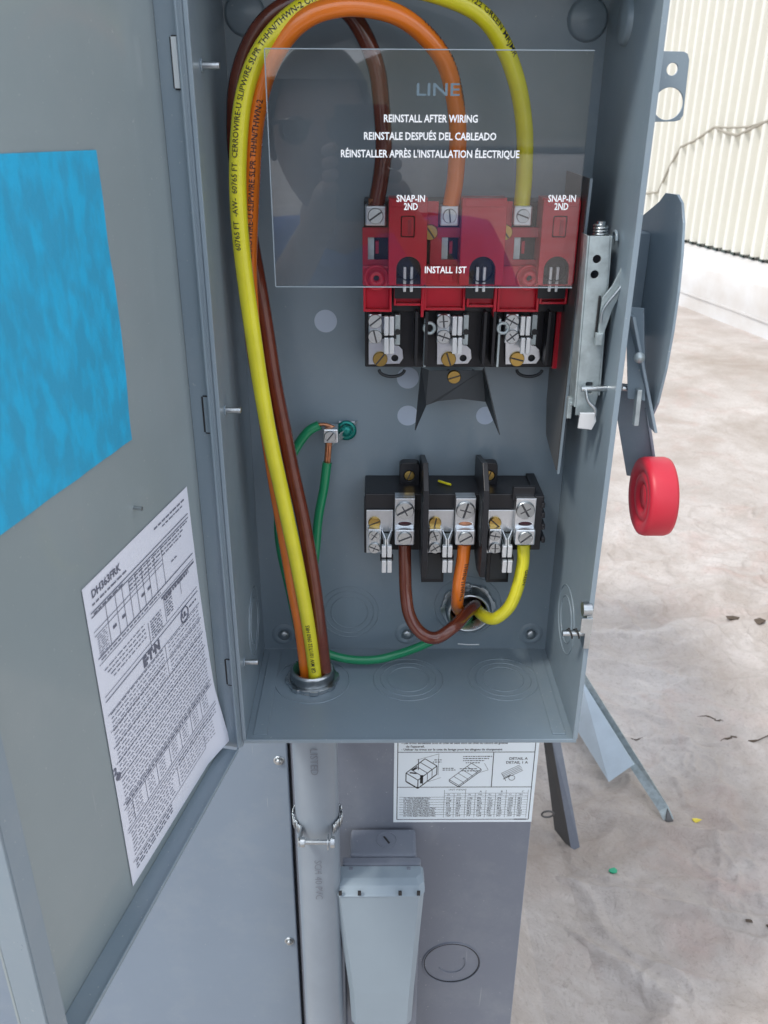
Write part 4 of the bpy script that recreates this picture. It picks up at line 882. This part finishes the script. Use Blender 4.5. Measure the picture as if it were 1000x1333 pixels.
b = MB(); a = mp(801, 352, ym-.006); pts = [plane_xz(816, 345, ym-.006), plane_xz(817, 366, ym-.006), plane_xz(797, 402, ym-.006), plane_xz(788, 428, ym-.006), plane_xz(780, 450, ym-.006), plane_xz(779, 428, ym-.006), plane_xz(784, 388, ym-.006), plane_xz(797, 372, ym-.006), plane_xz(810, 346, ym-.006)]
b.plate('y', [pts], ym-.006, .0022, GALV, .0003); b.tube(spline([mp(782, 420, ym-.009), mp(786, 402, ym-.009), mp(805, 378, ym-.010), mp(813, 365, ym-.010), mp(814, 348, ym-.010)]), .0012, ZINC, 8); b.build('lever', mc)
b = MB(); bx(b, 776, 434, 785, 450, ym-.008, ym-.003, GALV); bx(b, 777, 385, 780, 440, ym-.0025, ym-.001, INK); b.build('lever_hook', mc, bevel=.0006)
b = MB(); b.cyl(mp(757, 506, ym-.006), mp(807, 505, ym-.006), .0022, ZINC, 12); b.build('cross_rod', mc)
b = MB(); b.tube(spline([mp(763, 508, ym-.008), mp(766, 522, ym-.010), mp(775, 533, ym-.012), mp(773, 546, ym-.012)]), .0013, ZINC, 8); b.plate('y', [[plane_xz(755, 537, ym-.012), plane_xz(775, 537, ym-.012), plane_xz(776, 548, ym-.012), plane_xz(770, 559, ym-.012), plane_xz(752, 557, ym-.012)]], ym-.012, .0025, WHTMET, .0005); b.build('latch_pad', mc)
b = MB(); bx(b, 739, 518, 745, 545, ym+.01, ym+.016, GALV); bx(b, 743, 524, 751, 528, ym+.009, ym+.012, GALV); b.build('side_clip', mc, bevel=.0005)
c = atx(802, 312, H-.001); b = MB(); b.tube([c+Vector((-.001, .006*math.cos(R(t)), .006*math.sin(R(t)))) for t in range(0, 200, 20)], .0012, STEEL, 8); b.build('stamped_loop', mc)

# ================================================================== OPERATING HANDLE outside right
hd = thing('switch_lever_assembly', 'outside switch handle with grey guard plate and round red knob', 'switch lever', tuple(aty(840, 500, -.06)))
XG = aty(889, 290, -.115).x
gp = [(853, 268), (860, 262), (868, 251), (883, 253), (889, 264), (891, 290), (889, 330), (884, 380), (877, 430), (868, 480), (857, 525), (849, 543)]
g = [qx(x, y, XG) for x, y in gp]; lo = g[-1]; g += [(-.03, lo[1]+.03), (-.02, g[0][1]-.01)]
b = MB(); b.plate('x', [g], XG, .0020, STEEL, .0004); b.build('guard_plate', hd)
b = MB(); b.box(H+.012, XG-.0012, -.05, -.03, lo[1]+.05, g[0][1]-.02, STEEL); b.build('guard_web', hd)
kn = atx(832, 646, aty(832, 646, -.12).x); kx = kn.x
Rk = (atx(836, 592, kx)-atx(836, 698, kx)).length/2*.985; Tk = .0215
b = MB(); b.lathe(kn, (1, 0, 0), [(0, .0035), (Rk*.30, .0035), (Rk*.32, .006), (Rk*.36, .006), (Rk*.40, .0018), (Rk*.58, .0018), (Rk*.62, .0032), (Rk*.66, .0032), (Rk*.70, .001), (Rk*.90, .0), (Rk*.97, .0012), (Rk, .0042), (Rk, Tk-.003), (Rk*.97, Tk), (0, Tk)], REDK, 64); b.build('knob', hd)
b = MB(); b.plate('x', [[qx(845, 596, kx+.010), qx(806, 596, kx+.010)]+[qx(808, 520, kx+.010), qx(842, 520, kx+.010)]], kx+.010, .0001, STEEL) if False else None
ka = atx(843, 606, kx+.009); pb_ = aty(822, 405, -.085)
def bar(B, p0, p1, wv, th_, m): B.obox((p0+p1)/2, (p1-p0)/2, Vector(wv), Vector(th_), m)
t0 = aty(838, 605, ka.y); t1 = aty(815, 500, ka.y+.012); t2 = aty(818, 405, ka.y+.02)
b = MB(); bar(b, aty(836, 622, -.080), aty(817, 500, -.088), (.0112, -.006, 0), (.0006, .001, 0), STEEL); bar(b, aty(829, 520, -.108), aty(827, 400, -.09), (.006, -.003, 0), (.0006, .001, 0), STEEL); b.build('handle_arm', hd, bevel=.0004)
b = MB(); bar(b, aty(851, 606, -.085), aty(840, 530, -.090), (.0012, 0, 0), (0, .006, 0), STEEL); bar(b, aty(851, 560, -.112), aty(822, 410, -.10), (.0012, 0, 0), (0, .007, 0), STEEL); b.build('arm_flange', hd, bevel=.0004)
b = MB(); bar(b, aty(827, 553, -.112), aty(832, 506, -.112), (.0018, 0, 0), (0, .003, 0), GALV); b.cyl(aty(810, 505, -.100), aty(833, 507, -.100), .0022, ZINC, 10); b.build('link_rod', hd, bevel=.0004)
c = aty(832, 465, -.118); b = MB(); b.lathe(c, (0, -1, 0), [(.004, 0), (.004, .002), (0, .003)], GALV, 16); b.build('rivet', hd)

# ================================================================== LOOSE METAL AND LITTER
def onroof(px, py, h=.014): return atz(px, py, ROOF+h)
# support angle reaching out from behind the enclosure
an = thing('angle_strut', 'bent grey sheet metal angle with a bright folded face right of the enclosure bottom', 'metal strut', tuple(onroof(868, 1066)))
e0, e1 = onroof(873, 1062, .03), onroof(750, 868, .20)
b = MB(); dirv = (e1-e0)
def along(px, py, f): p = e0+dirv*f; return aty(px, py, p.y)
vs = [along(763, 882, 1), along(862, 1048, .06), along(864, 1064, .02), along(755, 906, 1)]
b.add([along(762, 878, 1), along(870, 1050, .05), along(877, 1066, .0), along(865, 1072, .0), along(858, 1056, .05), along(750, 892, 1)], [(0, 1, 2, 3, 4, 5)], GALV); o = b.build('web', an); o.modifiers.new('s', 'SOLIDIFY').thickness = .002
SKYF = mat('galvanised_sky_sheen', (.62, .72, .80), .5, metal=.3, var=.15, vscale=12)  # sky reflection on the folded face put into its colour
b = MB(); b.add([along(757, 884, 1), along(826, 995, .32), along(793, 1018, .30), along(742, 935, .9)], [(0, 1, 2, 3)], SKYF); o = b.build('folded_face', an); o.modifiers.new('s', 'SOLIDIFY').thickness = .0015
b = MB(); b.add([along(868, 1052, .05), along(874, 1062, .03), along(876, 1070, .0), along(866, 1070, .0)], [(0, 1, 2, 3)], DARKG); o = b.build('cut_end', an); o.modifiers.new('s', 'SOLIDIFY').thickness = .004
ch = thing('channel_leg', 'dark grey metal channel standing on the roof beside the rooftop unit', 'metal channel', tuple(onroof(746, 1106)))
Yc_ = onroof(746, 1106, .02).y
b = MB(); b.add([aty(716, 950, Yc_+.1), aty(727, 950, Yc_+.1), aty(755, 1103, Yc_), aty(744, 1108, Yc_)], [(0, 1, 2, 3)], UNIT2)
b.add([aty(706, 950, Yc_+.12), aty(716, 950, Yc_+.1), aty(744, 1108, Yc_), aty(722, 1080, Yc_+.04)], [(0, 1, 2, 3)], DARKG); o = b.build('channel', ch); o.modifiers.new('s', 'SOLIDIFY').thickness = .003
b = MB(); c = aty(713, 1060, Yc_+.02); b.ring(c, (0, 1, .3), .012, .002, DARKG, 24, 8); tag(b.build('cable_ring'), 'small dark ring beside the foot of the grey channel', 'ring')
# membrane flap along the unit curb
b = MB(); pts = [onroof(700, 1040, .02), onroof(722, 1090, .02), onroof(748, 1180, .02), onroof(775, 1280, .02), onroof(800, 1370, .02), onroof(830, 1480, .02)]
left = [(ux1+.012, p_.y, ROOF+.14) for p_ in pts]; mid = [((ux1+.03+p_.x*1)/2-.02, p_.y, ROOF+.055) for p_ in pts]; out = [(p_.x, p_.y, ROOF+.030) for p_ in pts]; out2 = [(p_.x+.002, p_.y, ROOF+.004) for p_ in pts]
n = len(pts); b.add(left+mid+out+out2, [(i+r_*n, i+1+r_*n, i+1+(r_+1)*n, i+(r_+1)*n) for r_ in range(3) for i in range(n-1)], ROOFM); o = struct(b.build('curb_flashing')); 
def debris(px, py, r, m, name, label, el=1.5):
    c = onroof(px, py, .0); c.z = ROOF+.016+roof_h(c.x, c.y); b = MB(); bmesh.ops.create_icosphere(b.bm, subdivisions=1, radius=r); b.mi(m)
    for v in b.bm.verts: v.co = Vector((v.co.x*el, v.co.y, v.co.z*.5))*(1+.9*noise.noise(v.co*160+c*7)); v.co += c
    return tag(b.build(name), label, 'debris')
debris(905, 1075, .007, mat('yellow_scrap', (.75, .60, .06), .5), 'insulation_scrap', 'small yellow wire insulation scrap lying on the white roof')
debris(797, 1144, .007, mat('green_scrap', (.02, .34, .18), .5), 'insulation_scrap', 'small green wire insulation scrap lying on the white roof')
DIRT_SHADOW = mat('dirt_and_gap_shadow', (.085, .062, .045), .8, bump=.3)  # colour of the dirt clumps and of the painted gap shadows
def shadow_strip(pts, w_, label):
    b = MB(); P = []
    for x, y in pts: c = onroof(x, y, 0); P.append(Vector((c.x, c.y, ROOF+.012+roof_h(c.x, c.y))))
    b.tube([q+Vector((rs.uniform(-1, 1), rs.uniform(-1, 1), 0))*w_*.8 for q in spline(P, 5)], [w_*.75*rs.uniform(.35, 1)*(.3+.7*math.sin(math.pi*i/(len(P)*5-5+.001))) for i in range((len(P)-1)*5+1)], DIRT_SHADOW, 5); return tag(b.build('gap_shadow'), label, 'gap_shadow')  # shadow under wrinkles and open laps, put in as dark strips
shadow_strip([(935, 972), (952, 970), (975, 975), (1003, 972)], .0055, 'long dark strip for the shadow under a roof membrane lap at the right edge')
shadow_strip([(908, 942), (920, 941), (930, 945), (940, 948)], .0042, 'short dark shadow strip on the roof above the long one')
shadow_strip([(818, 970), (826, 972), (836, 970)], .0035, 'stubby dark shadow strip beside the bright folded metal strut')
for k, (x, y, s_) in enumerate(((950, 820, .014), (985, 822, .012), (697, 1160, .006), (712, 1150, .007), (972, 1210, .005), (998, 1215, .004))):
    debris(x, y, s_, DIRT_SHADOW, 'dirt_clump', ('brown dirt clump on the roof at the end of a wrinkle', 'brown dirt clump close to the right edge of the roof view', 'dark speck of dirt close to the rooftop unit curb', 'dark dirt lump on the flashing beside the rooftop unit', 'small dark speck far out on the lower right roof', 'tiny dark speck at the lower right edge of the roof')[k])

# ================================================================== what stands behind the camera and shows in the clear shield
GRND = mat('dry_ground', (.22, .19, .13), .9, var=.3, vscale=.05)
HILLM = mat('hill_scrub', (.10, .105, .055), .95, col2=(.20, .17, .10), vscale=.03)
b = MB(); b.box(-400, 400, -400, 400, ROOF-5.4, ROOF-5, GRND); struct(b.build('ground'))
b = MB(); vs = []; fs = []; N, K = 90, 6
for k in range(K):
    for i in range(N):
        a = R(150+240*0+ (i/(N-1))*240-150+0); ang = R(-210+240*i/(N-1)); rad = 130+k*22
        hgt = (0, 7, 15, 21, 17, 0)[k]*(.55+.6*noise.noise(Vector((i*.14, k*.4, 2)))+.25*noise.noise(Vector((i*.6, k, 5))))
        vs.append((rad*math.cos(ang), rad*math.sin(ang), ROOF-5.1+max(0, hgt)+4))
for k in range(K-1):
    for i in range(N-1): fs.append((k*N+i, k*N+i+1, (k+1)*N+i+1, (k+1)*N+i))
b.add(vs, fs, HILLM, True); struct(b.build('hills'))
SKIN = mat('skin', (.20, .12, .085), .5); SHIRT = mat('blue_shirt', (.055, .12, .36), .8, bump=.2, bscale=120); TROU = mat('dark_trousers', (.03, .035, .05), .85)
HAIRM = mat('dark_hair', (.02, .015, .012), .7, bump=.5, bscale=200); EYEM = mat('eye', (.02, .015, .01), .2); SHOE = mat('shoe_leather', (.035, .025, .02), .6)
M_ = aty(418, 178, .74); HC = Vector((M_.x, 2*YSH-.74, M_.z)); SHX = HC.x+.085
ps = thing('person', 'person in a blue shirt holding up a phone, mirrored in the clear shield', 'person', (HC.x, HC.y-.25, ROOF))
def skin_mesh(name, verts, edges, m, root=0, sub=2):
    me = bpy.data.meshes.new(name); off = WL[ps]; me.from_pydata([Vector(v[0])-off for v in verts], edges, []); me.materials.append(m)
    o = bpy.data.objects.new(name, me); COL.objects.link(o); o.parent = ps
    o.modifiers.new('skin', 'SKIN').use_smooth_shade = True
    for i, v in enumerate(verts):
        r_ = v[1] if hasattr(v[1], '__len__') else (v[1], v[1]); sv = me.skin_vertices[0].data[i]; sv.radius = r_; sv.use_root = (i == root)
    q = o.modifiers.new('sub', 'SUBSURF'); q.levels = sub; q.render_levels = sub
    return o
hipc = Vector((SHX, HC.y-.30, ROOF+.88)); neck = HC+Vector((.03, -.05, -.14)); chest = HC+Vector((.085, -.10, -.275)); belly = (hipc+chest)/2+Vector((0, -.01, 0))
PHX, PHY = CAM.x-.02, CAM.y-.014
V = []; Ed = []
def nv(p, r, link=None):
    V.append((tuple(p), r)); i = len(V)-1
    if link is not None: Ed.append((link, i))
    return i
h = nv(hipc, (.15, .11)); be = nv(belly, (.14, .10), h); chh = nv(chest, (.16, .11), be); nk0 = nv(neck, .055, chh); nv(HC+Vector((0, -.02, -.07)), .062, nk0)
for sx in (-1, 1):
    sh0 = nv(chest+Vector((sx*.15, 0, .07)), .065, chh); el = nv(Vector((SHX+sx*.25, HC.y-.06, HC.z-.40)), .045, sh0)
    wr = nv(Vector((PHX+sx*.060, PHY-.055, CAM.z-.135)), .027, el); pm = nv(Vector((PHX+sx*.052, PHY-.026, CAM.z-.085)), (.030, .016), wr)
    kn_ = nv(hipc+Vector((sx*.11, .02, -.10)), .085, h); k2 = nv(Vector((SHX+sx*.13, hipc.y+.05, ROOF+.47)), .058, kn_); k3 = nv(Vector((SHX+sx*.14, hipc.y-.01, ROOF+.10)), .042, k2); nv(Vector((SHX+sx*.15, hipc.y+.12, ROOF+.045)), (.042, .035), k3)
skin_mesh('body', V, Ed, SKIN, 0)
# fingers and thumb, each its own chain closing on the phone
for sx in (-1, 1):
    for k, ln in enumerate((.030, .034, .032, .026)):
        b0 = Vector((PHX+sx*.052, PHY-.022, CAM.z-.095+k*.017)); q1 = b0+Vector((sx*-.004, .012, .004)); q2_ = Vector((PHX+sx*.041, PHY+.004, b0.z+.006)); q3 = Vector((PHX+sx*(.041-ln*.25), PHY+.0085, b0.z+.008))
        skin_mesh('finger', [(b0, .0095), (q1, .0088), (q2_, .0082), (q3, .0068)], [(0, 1), (1, 2), (2, 3)], SKIN)
    b0 = Vector((PHX+sx*.050, PHY-.034, CAM.z-.105)); skin_mesh('thumb', [(b0, .0120), (Vector((PHX+sx*.040, PHY-.030, CAM.z-.080)), .0105), (Vector((PHX+sx*.024, PHY-.021, CAM.z-.062)), .0085)], [(0, 1), (1, 2)], SKIN)
# shirt over torso and upper arms
V = []; Ed = []
h = nv(hipc+Vector((0, 0, .0)), (.165, .125)); be = nv(belly, (.155, .115), h); chh = nv(chest, (.20, .125), be); nv(neck+Vector((0, -.02, -.05)), .075, chh)
for sx in (-1, 1):
    sh0 = nv(chest+Vector((sx*.175, 0, .075)), .082, chh); el = nv(Vector((SHX+sx*.235, HC.y-.075, HC.z-.34)), .062, sh0)
skin_mesh('shirt', V, Ed, SHIRT)
V = []; Ed = []
h = nv(hipc+Vector((0, 0, -.03)), (.160, .120))
for sx in (-1, 1):
    kn_ = nv(hipc+Vector((sx*.11, .02, -.12)), .100, h); k2 = nv(Vector((SHX+sx*.13, hipc.y+.05, ROOF+.47)), .074, kn_); k3 = nv(Vector((SHX+sx*.14, hipc.y-.01, ROOF+.09)), .066, k2)
skin_mesh('trousers', V, Ed, TROU)
for sx in (-1, 1):
    skin_mesh('shoe', [(Vector((SHX+sx*.145, hipc.y-.04, ROOF+.06)), .05), (Vector((SHX+sx*.15, hipc.y+.05, ROOF+.05)), (.05, .045)), (Vector((SHX+sx*.155, hipc.y+.17, ROOF+.035)), (.045, .032))], [(0, 1), (1, 2)], SHOE)
def ell(B, c, r, m, n=20):
    v = []; f = []
    for j in range(n+1):
        for i in range(n): a, e_ = 2*math.pi*i/n, math.pi*j/n; v.append(Vector(c)+Vector((r[0]*math.sin(e_)*math.cos(a), r[1]*math.sin(e_)*math.sin(a), r[2]*math.cos(e_))))
    B.add(v, [(j*n+i, j*n+(i+1) % n, (j+1)*n+(i+1) % n, (j+1)*n+i) for j in range(n) for i in range(n)], m, True)
b = MB(); v0 = []; n = 28
for j in range(n+1):
    for i in range(n):
        a, e_ = 2*math.pi*i/n, math.pi*j/n; x, y, z = math.sin(e_)*math.cos(a), math.sin(e_)*math.sin(a), math.cos(e_)
        jaw = 1-.28*max(0, -z)**1.5; fx = .076*x*jaw; fy_ = .095*y*(1-.15*max(0, -z)); fz = .118*z
        if y > .5:
            fy_ += .022*math.exp(-((x/.16)**2+((z+.12)/.20)**2)); fy_ -= .010*math.exp(-(((abs(x)-.36)/.16)**2+((z-.08)/.12)**2)); fy_ += .006*math.exp(-((x/.3)**2+((z+.48)/.09)**2))
        v0.append(HC+Vector((fx, fy_, fz)))
b.add(v0, [(j*n+i, j*n+(i+1) % n, (j+1)*n+(i+1) % n, (j+1)*n+i) for j in range(n) for i in range(n)], SKIN, True)
for sx in (-1, 1): ell(b, HC+Vector((sx*.077, -.005, -.005)), (.010, .020, .032), SKIN, 12)
b.build('head', ps)
b = MB(); [ell(b, HC+Vector((sx*.032, .084, .010)), (.027, .012, .020), EYEM, 16) for sx in (-1, 1)]; b.box(HC.x-.07, HC.x+.07, HC.y+.086, HC.y+.092, HC.z+.018, HC.z+.024, EYEM); b.build('sunglasses', ps)
b = MB(); v0 = []; n = 24
for j in range(n//2+3):
    for i in range(n):
        a, e_ = 2*math.pi*i/n, math.pi*j/n; y = math.sin(e_)*math.sin(a); cut = .55 if y > .3 else 0
        z = max(math.cos(e_), cut if y > .3 else -1); v0.append(HC+Vector((.086*math.sin(e_)*math.cos(a), -.008+.106*y, .010+.125*z)))
b.add(v0, [(j*n+i, j*n+(i+1) % n, (j+1)*n+(i+1) % n, (j+1)*n+i) for j in range(n//2+2) for i in range(n)], HAIRM, True); b.build('hair', ps)
PHB = mat('phone_glass', (.02, .02, .025), .15)
b = MB(); b.box(PHX-.037, PHX+.037, PHY-.004, PHY+.004, CAM.z-.135, CAM.z+.018, PHB); o = b.build('phone', None, bevel=.0035); tag(o, 'dark phone held up facing the enclosure, reflected in the clear shield', 'phone')
